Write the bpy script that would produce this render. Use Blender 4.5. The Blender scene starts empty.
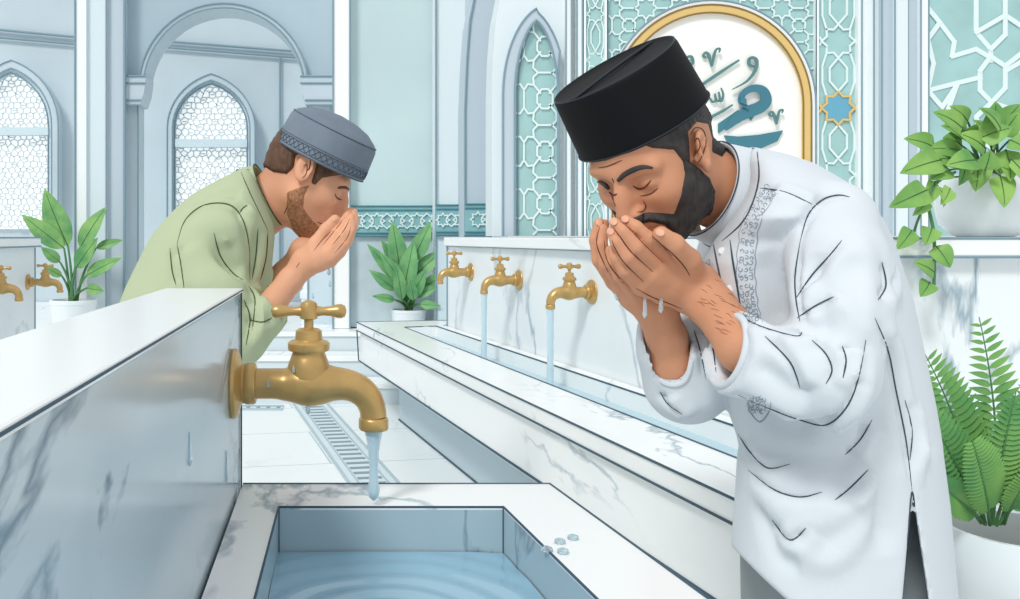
import bpy, math, random
import numpy as np
from mathutils import Vector, Matrix
from mathutils.bvhtree import BVHTree
random.seed(7)
S = bpy.context.scene
C = S.collection
EH = 0.95            # eye height above the floor

# ------------------------------------------------------------------ camera, sky, sun, exposure
cam = bpy.data.objects.new('camera', bpy.data.cameras.new('camera'))
C.objects.link(cam)
cam.location = (0, 0, EH)
cam.rotation_euler = (math.pi/2, 0, 0)
cam.data.sensor_width = 36
cam.data.lens = 36*900/1020
cam.data.shift_x = (510-332)/1020
cam.data.shift_y = (237-299.5)/1020
cam.data.clip_start = 0.02
S.camera = cam
S.view_settings.view_transform = 'Standard'
S.view_settings.look = 'None'
S.view_settings.gamma = 1
S.view_settings.use_curve_mapping = False
S.view_settings.exposure = 0.0
world = bpy.data.worlds.new('daylight'); S.world = world
world.use_nodes = True
world.node_tree.nodes['Background'].inputs[0].default_value = (0.94, 0.975, 1.0, 1)
world.node_tree.nodes['Background'].inputs[1].default_value = 0.78
sun = bpy.data.objects.new('sun', bpy.data.lights.new('sun', 'SUN'))
C.objects.link(sun)
sun.data.energy = 1.75
sun.data.angle = math.radians(12)
sun.data.color = (1.0, 0.985, 0.95)
sun.rotation_euler = Vector((0.42, 0.62, -0.75)).to_track_quat('-Z', 'Y').to_euler()

# ------------------------------------------------------------------ helpers
def lin(c):
    return tuple(((v/255)/12.92 if v/255 <= .04045 else ((v/255+.055)/1.055)**2.4) for v in c) + (1,)
MATS = {}
def mat(name, col, rough=.6, metal=0, var=0, scale=8, spec=.3, bump=0, trans=0, alpha=1, emit=0, col2=None):
    if name in MATS: return MATS[name]
    m = bpy.data.materials.new(name); m.use_nodes = True
    nt = m.node_tree; b = nt.nodes['Principled BSDF']
    b.inputs['Base Color'].default_value = lin(col)
    b.inputs['Roughness'].default_value = rough
    b.inputs['Metallic'].default_value = metal
    b.inputs['Specular IOR Level'].default_value = spec
    b.inputs['Transmission Weight'].default_value = trans
    b.inputs['Alpha'].default_value = alpha
    if trans: b.inputs['IOR'].default_value = 1.33
    if emit:
        b.inputs['Emission Color'].default_value = lin(col); b.inputs['Emission Strength'].default_value = emit
    if var or bump or col2:
        tc = nt.nodes.new('ShaderNodeTexCoord'); n = nt.nodes.new('ShaderNodeTexNoise')
        n.inputs['Scale'].default_value = scale; n.inputs['Detail'].default_value = 4
        nt.links.new(tc.outputs['Object'], n.inputs['Vector'])
        mx = nt.nodes.new('ShaderNodeMix'); mx.data_type = 'RGBA'
        c2 = col2 or tuple(max(0, v*(1-var)) for v in col)
        mx.inputs['A'].default_value = lin(col); mx.inputs['B'].default_value = lin(c2)
        rp = nt.nodes.new('ShaderNodeMapRange'); rp.inputs['From Min'].default_value = .35; rp.inputs['From Max'].default_value = .65
        nt.links.new(n.outputs['Fac'], rp.inputs['Value']); nt.links.new(rp.outputs['Result'], mx.inputs['Factor'])
        nt.links.new(mx.outputs['Result'], b.inputs['Base Color'])
        if bump:
            bp = nt.nodes.new('ShaderNodeBump'); bp.inputs['Strength'].default_value = bump; bp.inputs['Distance'].default_value = .005
            nt.links.new(n.outputs['Fac'], bp.inputs['Height']); nt.links.new(bp.outputs['Normal'], b.inputs['Normal'])
    MATS[name] = m
    return m
def marble(name, col, vein, scale=2.2, width=.018, amount=.8, rough=.28, tiles=None, rot=(0, 0, 0), stretch=(1, 1, 1), pre=None):
    m = bpy.data.materials.new(name); m.use_nodes = True
    nt = m.node_tree; L = nt.links; b = nt.nodes['Principled BSDF']
    b.inputs['Roughness'].default_value = rough; b.inputs['Specular IOR Level'].default_value = .35
    tc = nt.nodes.new('ShaderNodeTexCoord'); mp = nt.nodes.new('ShaderNodeMapping')
    mp.inputs['Rotation'].default_value = rot; mp.inputs['Scale'].default_value = stretch
    if pre is not None:
        vr = nt.nodes.new('ShaderNodeVectorRotate'); vr.rotation_type = 'X_AXIS'; vr.inputs['Angle'].default_value = pre
        L.new(tc.outputs['Object'], vr.inputs['Vector']); L.new(vr.outputs['Vector'], mp.inputs['Vector'])
    else: L.new(tc.outputs['Object'], mp.inputs['Vector'])
    def noise(sc, det, dist):
        n = nt.nodes.new('ShaderNodeTexNoise'); n.inputs['Scale'].default_value = sc
        n.inputs['Detail'].default_value = det; n.inputs['Distortion'].default_value = dist
        L.new(mp.outputs['Vector'], n.inputs['Vector']); return n.outputs['Fac']
    def math_(op, a, bv):
        n = nt.nodes.new('ShaderNodeMath'); n.operation = op
        for i, v in enumerate((a, bv)):
            if v is None: continue
            if isinstance(v, (int, float)): n.inputs[i].default_value = v
            else: L.new(v, n.inputs[i])
        return n.outputs[0]
    n1 = noise(scale, 6, .5)
    d = math_('ABSOLUTE', math_('SUBTRACT', n1, .5), None)
    v1 = nt.nodes.new('ShaderNodeMapRange'); v1.inputs['From Min'].default_value = width; v1.inputs['From Max'].default_value = 0
    L.new(d, v1.inputs['Value'])
    n2 = noise(scale*.8, 2, 0)
    g = nt.nodes.new('ShaderNodeMapRange'); g.inputs['From Min'].default_value = .44; g.inputs['From Max'].default_value = .62
    L.new(n2, g.inputs['Value'])
    fac = math_('MULTIPLY', math_('MULTIPLY', v1.outputs[0], g.outputs[0]), amount)
    n3 = noise(scale*1.6, 3, .3)
    cl = nt.nodes.new('ShaderNodeMapRange'); cl.inputs['From Min'].default_value = .5; cl.inputs['From Max'].default_value = .75; cl.inputs['To Max'].default_value = .09
    L.new(n3, cl.inputs['Value'])
    fac = math_('ADD', fac, cl.outputs[0])
    mx = nt.nodes.new('ShaderNodeMix'); mx.data_type = 'RGBA'
    mx.inputs['A'].default_value = lin(col); mx.inputs['B'].default_value = lin(vein)
    L.new(fac, mx.inputs['Factor']); out = mx.outputs['Result']
    if tiles:
        w, h, joint, ang, cjoint = tiles
        mp2 = nt.nodes.new('ShaderNodeMapping'); mp2.inputs['Rotation'].default_value = (0, 0, ang)
        L.new(tc.outputs['Object'], mp2.inputs['Vector'])
        br = nt.nodes.new('ShaderNodeTexBrick'); L.new(mp2.outputs['Vector'], br.inputs['Vector'])
        br.inputs['Scale'].default_value = 1; br.inputs['Brick Width'].default_value = w; br.inputs['Row Height'].default_value = h
        br.inputs['Mortar Size'].default_value = joint; br.offset = .5
        m2 = nt.nodes.new('ShaderNodeMix'); m2.data_type = 'RGBA'
        L.new(br.outputs['Fac'], m2.inputs['Factor']); L.new(out, m2.inputs['A']); m2.inputs['B'].default_value = lin(cjoint)
        out = m2.outputs['Result']
    L.new(out, b.inputs['Base Color'])
    return m

class MB:
    def __init__(s): s.v = []; s.f = []
    def add(s, vs, fs):
        o = len(s.v); s.v += [tuple(map(float, v)) for v in vs]; s.f += [tuple(i+o for i in f) for f in fs]; return s
    def box(s, a, b):
        x0, y0, z0 = a; x1, y1, z1 = b
        return s.add([(x0,y0,z0),(x1,y0,z0),(x1,y1,z0),(x0,y1,z0),(x0,y0,z1),(x1,y0,z1),(x1,y1,z1),(x0,y1,z1)],
                     [(3,2,1,0),(4,5,6,7),(0,1,5,4),(1,2,6,5),(2,3,7,6),(3,0,4,7)])
    def prism(s, lo, hi):
        n = len(lo)
        return s.add(list(lo)+list(hi), [tuple(range(n))[::-1], tuple(range(n, 2*n))]+[(i, (i+1) % n, (i+1) % n+n, i+n) for i in range(n)])
    def plan(s, poly, z0, z1):
        return s.prism([(p[0], p[1], z0) for p in poly], [(p[0], p[1], z1) for p in poly])
    def tube(s, pts, rad, n=8, flat=None, cap=True):
        P = [Vector(p) for p in pts]; m = len(P)
        if not hasattr(rad, '__len__'): rad = [rad]*m
        T = [((P[min(i+1, m-1)]-P[max(i-1, 0)]).normalized() or Vector((0, 0, 1))) for i in range(m)]
        up = Vector(flat) if flat else (Vector((0, 0, 1)) if abs(T[0].z) < .9 else Vector((0, 1, 0)))
        vs = []
        for i in range(m):
            if not flat and i: up = B
            A = T[i].cross(up)
            if A.length < 1e-6: A = T[i].orthogonal()
            A.normalize(); B = A.cross(T[i]).normalized()
            rr = rad[i] if hasattr(rad[i], '__len__') else (rad[i], rad[i])
            for k in range(n):
                a = 2*math.pi*k/n
                vs.append(P[i]+A*math.cos(a)*rr[0]+B*math.sin(a)*rr[1])
        fs = [(i*n+k, i*n+(k+1) % n, (i+1)*n+(k+1) % n, (i+1)*n+k) for i in range(m-1) for k in range(n)]
        if cap: fs += [tuple(range(n))[::-1], tuple(range((m-1)*n, m*n))]
        return s.add(vs, fs)
    def lathe(s, prof, o=(0, 0, 0), axis=(0, 0, 1), n=32, cap=True):
        q = Vector((0, 0, 1)).rotation_difference(Vector(axis).normalized()); O = Vector(o)
        vs = [O+q @ Vector((r*math.cos(2*math.pi*k/n), r*math.sin(2*math.pi*k/n), z)) for r, z in prof for k in range(n)]
        m = len(prof)
        fs = [(i*n+k, i*n+(k+1) % n, (i+1)*n+(k+1) % n, (i+1)*n+k) for i in range(m-1) for k in range(n)]
        if cap: fs += [tuple(range(n))[::-1], tuple(range((m-1)*n, m*n))]
        return s.add(vs, fs)
    def build(s, name, m, parent=None, smooth=True, bevel=0, label=None, sub=0):
        me = bpy.data.meshes.new(name); me.from_pydata(s.v, [], s.f); me.update()
        o = bpy.data.objects.new(name, me); C.objects.link(o)
        me.materials.append(m)
        if smooth:
            me.shade_smooth(); me.set_sharp_from_angle(angle=math.radians(38))
        if parent: o.parent = parent; o.matrix_parent_inverse = parent.matrix_world.inverted() if False else Matrix.Translation(-parent.location)
        if bevel:
            b = o.modifiers.new('bevel', 'BEVEL'); b.width = bevel; b.segments = 2; b.limit_method = 'ANGLE'
        if label: o['label'] = label
        return o
def tag(o, label=None, cat=None, group=None, kind=None):
    if label: o['label'] = label
    if cat: o['category'] = cat
    if group: o['group'] = group
    if kind: o['kind'] = kind
    return o
def thing(name, loc, label, cat, group=None):
    o = bpy.data.objects.new(name, None); C.objects.link(o); o.location = loc; o.empty_display_size = .05
    return tag(o, label, cat, group)
def copy_tree(o, parent=None):
    c = o.copy(); C.objects.link(c); c.parent = parent
    for k in ('label',):
        pass
    for ch in [x for x in bpy.data.objects if x.parent == o]: copy_tree(ch, c)
    return c
def W(x, y, Z): return Vector(((x-332)/900*Z, Z, EH-(y-237)/900*Z))
def px(p): return (332+900*p[0]/p[1], 237-900*(p[2]-EH)/p[1])
def struct(mb, name, m, parent=None, **k):
    o = mb.build(name, m, parent, **k)
    if not parent: o['kind'] = 'structure'
    return o
def face_slab(mb, poly, Z, th):     # outline at distance Z, thickness th backwards
    f = [W(x, y, Z) for x, y in poly]
    return mb.prism([(p.x, p.y, p.z) for p in f][::-1], [(p.x, p.y+th, p.z) for p in f][::-1])
def ring_slab(mb, outer, inner, Z, th):   # band between two open outlines of equal count
    n = len(outer)
    for i in range(n-1):
        face_slab(mb, [outer[i], outer[i+1], inner[i+1], inner[i]], Z, th)
    return mb
def line(mb, pts, r, n=6): return mb.tube(pts, r, n)
def pxline(mb, pts, Z, r): return mb.tube([W(x, y, Z) for x, y in pts], r, 6)
def arch(xl, xr, ys, ya, yb, n=10, pointed=True, p=1.0):
    """pointed (or round) arch outline, from the bottom left over the apex to the bottom right"""
    xm = (xl+xr)/2; pts = [(xl, yb)]
    w = (xr-xl)/2; h = ys-ya
    L = []
    for i in range(n+1):
        t = i/n
        if pointed:
            a = t*math.pi/2*.80; xx = 1-(1-math.cos(a))/(1-math.cos(math.pi/2*.80)); yy = math.sin(a)/math.sin(math.pi/2*.80)
        else:
            a = t*math.pi/2; xx = math.cos(a); yy = math.sin(a)
        L.append((xx, yy))
    pts += [(xm-w*a, ys-h*b) for a, b in L]
    pts += [(xm+w*a, ys-h*b) for a, b in L[::-1][1:]]
    pts.append((xr, yb)); return pts
def inside(pt, poly):
    x, y = pt; c = False; j = len(poly)-1
    for i in range(len(poly)):
        a, b = poly[i], poly[j]
        if (a[1] > y) != (b[1] > y) and x < (b[0]-a[0])*(y-a[1])/(b[1]-a[1])+a[0]: c = not c
        j = i
    return c
def flatbars(mb, segs, Z, w, th, clip=None, step=2.0):
    """flat bars along pixel-plane segments at distance Z, cut off outside the outline clip"""
    k = Z/900
    Z0 = Z; cnt = 0
    for a, b in segs:
        cnt += 1; Z = Z0+(cnt % 13)*.0004
        L = math.hypot(b[0]-a[0], b[1]-a[1])
        if L < .01: continue
        n = max(1, int(L/step)) if clip else 1
        run = None; runs = []
        for i in range(n):
            t0, t1 = i/n, (i+1)/n; tm = (t0+t1)/2
            ok = (not clip) or inside((a[0]+(b[0]-a[0])*tm, a[1]+(b[1]-a[1])*tm), clip)
            if ok: run = (run[0], t1) if run else (t0, t1)
            elif run: runs.append(run); run = None
        if run: runs.append(run)
        nx, ny = -(b[1]-a[1])/L*w/2, (b[0]-a[0])/L*w/2; ex, ey = (b[0]-a[0])/L*w*.3, (b[1]-a[1])/L*w*.3
        for t0, t1 in runs:
            p = (a[0]+(b[0]-a[0])*t0-ex, a[1]+(b[1]-a[1])*t0-ey); q = (a[0]+(b[0]-a[0])*t1+ex, a[1]+(b[1]-a[1])*t1+ey)
            face_slab(mb, [(p[0]+nx, p[1]+ny), (q[0]+nx, q[1]+ny), (q[0]-nx, q[1]-ny), (p[0]-nx, p[1]-ny)], Z, th)
    return mb
def poly_segs(pts, closed=True):
    n = len(pts); return [(pts[i], pts[(i+1) % n]) for i in range(n if closed else n-1)]
def star8(cx, cy, ro, ri, rot=0):
    return [(cx+(ro if i % 2 == 0 else ri)*math.cos(rot+i*math.pi/8), cy+(ro if i % 2 == 0 else ri)*math.sin(rot+i*math.pi/8)) for i in range(16)]
def star_cells(x0, x1, y0, y1, a, sy=1.0):
    segs = []
    ny = int((y1-y0)/(a*sy))+2; nx = int((x1-x0)/a)+2
    for i in range(nx):
        for j in range(ny):
            cx, cy = x0+i*a, y0+j*a*sy
            R = a*.33
            for s in poly_segs([(x, cy+(y-cy)*sy) for x, y in star8(cx, cy, R, R*.72)]): segs.append(s)
            for q in range(4):
                t = q*math.pi/2
                segs.append(((cx+R*math.cos(t), cy+R*math.sin(t)*sy), (cx+a*.5*math.cos(t), cy+a*.5*math.sin(t)*sy)))
                t += math.pi/4
                segs.append(((cx+R*math.cos(t), cy+R*math.sin(t)*sy), (cx+a*.56*math.cos(t), cy+a*.56*math.sin(t)*sy)))
            ox, oy = cx+a/2, cy+a*sy/2
            segs += poly_segs([(ox+a*.2*math.cos(t), oy+a*.2*sy*math.sin(t)) for t in [math.pi/8+k*math.pi/4 for k in range(8)]])
    return segs
INK = mat('slate_line', (70, 92, 106), .7)
INK2 = mat('pale_slate_line', (132, 158, 170), .7)
# ------------------------------------------------------------------ materials of the place
MW = marble('white_marble', (247, 249, 249), (150, 172, 184), 3.2, .016, .9, .25, rot=(.3, .7, .5), stretch=(1, .5, 1))
MWALL = marble('pale_wall_marble', (238, 244, 246), (140, 164, 178), 2.0, .019, 1, .3, rot=(0, .9, .4), stretch=(1.6, .7, .5))
MB_BLUE = marble('blue_white_marble', (190, 205, 213), (92, 118, 136), 3.2, .026, 1, .16, pre=-.36, stretch=(.5, 1.0, 2.6))
MBAS = marble('basin_marble', (172, 193, 203), (120, 142, 156), 4, .015, .8, .2, rot=(0, .7, 0), stretch=(1.6, 1, .6))
MFL = marble('floor_marble', (240, 244, 244), (196, 210, 216), 1.6, .01, .6, .3, tiles=(1.3, .62, .004, -.174, (176, 194, 202)))
PW = mat('white_paint', (240, 246, 247), .8)
PB = mat('pale_blue_paint', (198, 214, 222), .8, var=.05, scale=1.2)
PB2 = mat('mid_blue_paint', (180, 200, 211), .8, var=.05, scale=1.2)
PT = mat('pale_teal_paint', (204, 224, 226), .8, var=.05, scale=1)
PV = mat('light_wall_paint', (226, 236, 239), .8)
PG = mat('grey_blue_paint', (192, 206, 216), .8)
TEAL = mat('teal_tile', (142, 192, 197), .5, var=.06, scale=6)
TEAL2 = mat('light_teal_tile', (168, 207, 206), .5, var=.06, scale=6)
LAT = mat('white_lattice', (226, 241, 240), .6)
GOLD = mat('gold_paint', (224, 192, 124), .5)
CREAM = mat('cream_panel', (250, 249, 244), .7)
CAL = mat('teal_calligraphy', (70, 126, 142), .6)
CAL2 = mat('sage_calligraphy', (92, 134, 134), .6)
STEP = marble('step_marble', (214, 226, 231), (180, 198, 208), 1.6, .01, .5)
KICK = mat('kick_plinth_paint', (196, 212, 220), .6)

# ------------------------------------------------------------------ floor and steps
struct(MB().box((-7, -1.5, -.1), (6, 9.5, 0)), 'floor', MFL)
for k, (y, z) in enumerate(((5.1, .12), (5.35, .24), (5.6, .36))):
    o = thing('step', (-.2, y, 0), ['lowest pale marble step rising from the far end of the floor', 'middle pale marble step between the lower and upper steps',
               'topmost wide marble step carrying the two leafy plants'][k], 'step', 'steps at the far end')
    y2 = 8.19 if k == 2 else y+.249
    MB().box((-4.2, y+.012, 0), (1.55, y2, z-.03)).build('riser', STEP, o, smooth=False)
    MB().box((-4.2, y, z-.03), (1.55, y2, z)).build('tread', MW, o, smooth=False, bevel=.004)
# floor drain channels
def drain(a, b, w, label, n):
    A = Vector((a[0], a[1], 0)); B = Vector((b[0], b[1], 0)); d = (B-A).normalized(); s = Vector((d.y, -d.x, 0)); L = (B-A).length
    t = thing('floor_drain', A, label, 'drain', 'floor drains')
    def q(mb, u0, u1, v0, v1, z0, z1):
        mb.plan([(A+d*u0+s*v0)[:2], (A+d*u0+s*v1)[:2], (A+d*u1+s*v1)[:2], (A+d*u1+s*v0)[:2]], z0, z1)
    m = MB(); q(m, 0, L, -w/2, w/2, .001, .004); m.build('channel', mat('drain_channel', (214, 226, 230), .5), t, smooth=False)
    m = MB()
    for v0, v1 in ((-w/2, -w/2+.012), (w/2-.012, w/2), (-w*.3, -w*.3+.006), (w*.3-.006, w*.3)): q(m, 0, L, v0, v1, .004, .009)
    m.build('rim', mat('drain_rim', (178, 196, 204), .5), t, smooth=False)
    m = MB()
    for i in range(n):
        u = L*(i+.5)/n; q(m, u-L/n*.17, u+L/n*.17, -w*.24, w*.24, .004, .0065)
    m.build('slots', mat('drain_slot', (134, 156, 166), .6), t, smooth=False)
def FP(x, y): Z = EH*900/(y-237); return ((x-332)/900*Z, Z)
a = FP(372, 482); b = FP(310, 404)
a2 = (a[0]-(b[0]-a[0])*.9, a[1]-(b[1]-a[1])*.9)
drain(b, a2, .20, 'long slotted floor drain running towards the foreground basin', 40)
drain((-1.5, 5.02-.0), (-.27, 4.98), .12, 'short crosswise slotted floor drain before the steps', 22)

# ------------------------------------------------------------------ far wall with two lattice windows
o = struct(MB().box((-6, 8.2, 0), (1.6, 8.35, 3.9)), 'wall_far', PB)
m = MB(); pxline(m, [(-40, 26), (75, 37)], 8.17, .012); pxline(m, [(-40, 34), (75, 44)], 8.17, .012)
pxline(m, [(150, 40), (304, 52)], 8.17, .012); pxline(m, [(150, 46), (304, 58)], 8.17, .012); pxline(m, [(280, 55), (280, 290)], 8.17, .01)
m.build('cornice_line', INK2, o)
def voronoi_lattice(clip, step, Z, w, th):
    xs = [p[0] for p in clip]; ys = [p[1] for p in clip]; segs = []
    x0, x1, y0, y1 = min(xs), max(xs), min(ys), max(ys); h = step*math.sqrt(3)/2
    r = random.Random(3); cache = {}
    def jit(x, y):
        k = (round(x, 1), round(y, 1))
        if k not in cache: cache[k] = (x+r.uniform(-.2, .2)*step, y+r.uniform(-.2, .2)*step)
        return cache[k]
    R = step/math.sqrt(3)
    for j in range(int((y1-y0)/h)+2):
        for i in range(int((x1-x0)/step)+2):
            cx = x0+i*step+(j % 2)*step/2; cy = y0+j*h
            V = [jit(cx+R*math.sin(t), cy-R*math.cos(t)) for t in [k*math.pi/3 for k in range(6)]]
            segs += [(V[0], V[1]), (V[1], V[2]), (V[2], V[3])]
            if (i+2*j) % 5 == 0: segs += [((cx-R*.5, cy), (cx+R*.5, cy))]
    return flatbars(MB(), segs, Z, w, th, clip, 1.5)
GLOW = mat('bright_window_pane', (250, 252, 252), .5, emit=.4)
def far_window(n, xl, xr, ys, ya, yb, fr, tr):
    inn = arch(xl, xr, ys, ya, yb); out = arch(xl-fr, xr+fr, ys, ya-fr*1.3, yb+4); mid = arch(xl-fr*.35, xr+fr*.35, ys, ya-fr*.5, yb+1)
    f = struct(ring_slab(MB(), out, mid, 8.06, .14), 'window_%d' % n, PB)
    ring_slab(MB(), mid, inn, 8.10, .1).build('window_frame', mat('window_frame_paint', (206, 224, 231), .7), f, smooth=False)
    face_slab(MB(), inn[::-1] if False else inn, 8.17, .02).build('pane', GLOW, f, smooth=False)
    voronoi_lattice(inn, 6.2, 8.155, 1.0, .008).build('lattice', mat('far_lattice', (206, 216, 220), .7), f, smooth=False)
    face_slab(MB(), [(xl, tr+8), (xl, tr), (xr, tr), (xr, tr+8)], 8.08, .08).build('transom', mat('window_frame_paint', (206, 224, 231), .7), f, smooth=False)
    m = MB()
    for q, z in ((out, 8.055), (mid, 8.06), (inn, 8.095)): pxline(m, q, z, .006)
    m.build('moulding_line', INK2, f)
far_window(1, -26, 48, 125, 73, 229, 10, 127)
far_window(2, 175, 247, 128, 84, 238, 8, 139)
# ------------------------------------------------------------------ arcade
Z = 6.0
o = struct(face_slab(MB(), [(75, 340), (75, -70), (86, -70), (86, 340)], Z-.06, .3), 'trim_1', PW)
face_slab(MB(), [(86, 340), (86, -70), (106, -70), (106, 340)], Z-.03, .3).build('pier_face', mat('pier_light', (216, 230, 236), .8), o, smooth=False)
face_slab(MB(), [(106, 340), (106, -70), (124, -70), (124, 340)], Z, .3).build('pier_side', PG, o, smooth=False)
m = MB(); pxline(m, [(75, 335), (75, -60)], Z-.065, .007); pxline(m, [(106, 330), (106, -60)], Z-.035, .004); pxline(m, [(124.5, 330), (124.5, -60)], Z-.01, .009)
m.build('edge_line', INK2, o)
def arch_wall():
    xl, xr, ys, yt = 143, 304, 88, -80
    cx, r = 223.5, 80.5; pts = []
    N = 28
    m = MB()
    A = [(cx-r*math.cos(math.pi*i/N), ys-r*math.sin(math.pi*i/N)) for i in range(N+1)]
    T = [(p[0], yt) for p in A]; ring_slab(m, T, A, Z+.1, .3)
    face_slab(m, [(125, ys), (125, yt), (xl, yt), (xl, ys)], Z+.1, .3)
    face_slab(m, [(xr, ys), (xr, yt), (334, yt), (334, ys)], Z+.1, .3)
    return m, A
m, A = arch_wall()
o = struct(m, 'wall_arcade', PB2, smooth=False)
A2 = [(223.5+(x-223.5)*1.055, 88+(y-88)*1.055) for x, y in A]
ring_slab(MB(), A2, A, Z+.05, .3).build('arch_moulding', PB, o, smooth=False)
m = MB(); pxline(m, A, Z+.045, .006); pxline(m, A2, Z+.045, .006); m.build('moulding_line', INK2, o)
def column(xl, xr, yb, cl, cr, name):
    m = MB(); face_slab(m, [(xl, yb), (xl, 104), (xr, 104), (xr, yb)], Z+.08, .2)
    o = struct(m, name, PB)
    face_slab(MB(), [(xl-2*cl, 104), (xl-6*cl, 92), (xl-8*cl, 76), (xr+8*cr, 76), (xr+6*cr, 92), (xr+2*cr, 104)], Z+.02, .26).build('capital', PG, o, smooth=False)
    m = MB()
    for y, d in ((76, 8), (83, 8), (100, 3), (105, 2)): pxline(m, [(xl-d*cl, y), (xr+d*cr, y)], Z+.015, .006)
    pxline(m, [(xr, 105), (xr, yb)], Z+.075, .006); pxline(m, [(xl, 105), (xl, yb)], Z+.075, .006)
    m.build('moulding_line', INK2, o)
    return o
column(125, 138, 330, 0, 1, 'trim_2')
o = column(308, 333, 330, 1, 0, 'trim_3')
m = MB().lathe([(.085, 0), (.085, 1.9)], W(317, 292, 6.25), n=24)
t = m.build('round_column', PB, None); t['kind'] = 'structure'; t.name = 'trim_4'
MB().lathe([(.11, -.32), (.11, -.05), (.12, -.04), (.12, 0), (.1, .02), (.1, .05), (.088, .07)], W(317, 292, 6.25), n=24).build('column_base', PV, t)
# white pilaster
o = struct(face_slab(MB(), [(333, 328.5), (333, -70), (350, -70), (350, 328.5)], 5.78, .3), 'trim_5', mat('bright_white_paint', (252, 253, 252), .7))
m = MB(); pxline(m, [(333, 340), (333, -60)], 5.77, .005); pxline(m, [(350, 340), (350, -60)], 5.77, .006); m.build('edge_line', INK2, o)
# back wall with tile band
o = struct(face_slab(MB(), [(350, 327), (350, -70), (436, -70), (436, 327)], 5.85, .2), 'wall_back', PT, smooth=False)
face_slab(MB(), [(350, 327), (350, 236), (436, 236), (436, 327)], 5.84, .1).build('dado', mat('dado_paint', (204, 220, 228), .5, var=.05), o, smooth=False)
def band(parent, x0, x1, y0, y1, Z, cell, st):
    face_slab(MB(), [(x0, y1), (x0, y0), (x1, y0), (x1, y1)], Z, .03).build('tile_band', TEAL, parent, smooth=False)
    ym = (y0+y1)/2; segs = []; n = int((x1-x0)/cell)+2
    for i in range(n):
        cx = st+i*cell
        segs += poly_segs(star8(cx, ym, cell*.40, cell*.27))
        hx = cx+cell/2
        segs += poly_segs([(hx-cell*.3, ym-cell*.12), (hx, ym-cell*.38), (hx+cell*.3, ym-cell*.12), (hx+cell*.3, ym+cell*.12), (hx, ym+cell*.38), (hx-cell*.3, ym+cell*.12)])
    clip = [(x0, y1-3), (x0, y0+3), (x1, y0+3), (x1, y1-3)]
    flatbars(MB(), segs, Z-.012, 1.2, .01, clip).build('star_pattern', LAT, parent, smooth=False)
    m = MB()
    for y in (y0, y0+4, y1-3, y1): pxline(m, [(x0, y), (x1, y)], Z-.004, .005)
    m.build('band_line', mat('teal_line', (88, 140, 152), .6), parent)
band(o, 350, 436, 206, 236, 5.82, 20, 357)
o = struct(face_slab(MB(), [(436, 345), (436, -70), (465, -70), (465, 345)], 5.6, .2), 'trim_6', PV)
face_slab(MB(), [(436, 345), (436, 236), (465, 236), (465, 345)], 5.59, .1).build('dado', mat('dado_paint2', (214, 230, 236), .5), o, smooth=False)
band(o, 436, 465, 205, 235, 5.57, 17, 443)
m = MB(); pxline(m, [(436, 340), (436, -60)], 5.58, .006); m.build('edge_line', INK2, o)
L1 = [(465, 330), (465, 110), (467, 60), (470, 20), (478, -20), (492, -70)]; L2 = [(491, 330), (491, 110), (492, 60), (495, 20), (503, -20), (516, -70)]
o = struct(ring_slab(MB(), L1, L2, 5.3, .3), 'trim_7', PG)
band(o, 465, 491, 204, 235, 5.27, 19, 478)
m = MB(); pxline(m, L1, 5.29, .006); pxline(m, L2, 5.29, .006); m.build('edge_line', INK2, o)

# ------------------------------------------------------------------ panelled wall above the tap wall
ZA = 4.8
WA = struct(face_slab(MB(), [(492, 236), (492, 100), (493, 60), (496, 20), (504, -20), (517, -70), (1100, -70), (1100, 236)], ZA+.05, .2), 'wall_right', PV, smooth=False)
out = arch(503, 570, 95, 8, 236); inn = arch(515, 558, 95, 20, 236)
# left flank of the reveal is broad, right is thin
out = [(x if x < 537 else min(x, 559+0) if y > 60 else x-4, y) for x, y in out]
win = struct(ring_slab(MB(), out, inn, ZA, .1), 'window_3', PG)
face_slab(MB(), inn, ZA+.03, .02).build('pane', TEAL2, win, smooth=False)
flatbars(MB(), star_cells(524, 560, 20, 240, 42, 1.25), ZA+.018, 1.9, .006, inn).build('lattice', LAT, win, smooth=False)
m = MB(); pxline(m, out, ZA-.004, .005); pxline(m, inn, ZA-.004, .006); pxline(m, [(x+3, y) for x, y in inn[:10]], ZA+.02, .003); m.build('moulding_line', INK2, win)
m = MB()
for x, w in ((566, 5), (577, 5)): face_slab(m, [(x, 236), (x, -70), (x+w, -70), (x+w, 236)], ZA+.0, .08)
o = struct(m, 'trim_8', PW, smooth=False)
m = MB()
for x in (566, 571.5, 577, 582.5): pxline(m, [(x, 236), (x, -60)], ZA-.004, .004)
m.build('edge_line', INK2, o)
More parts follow.
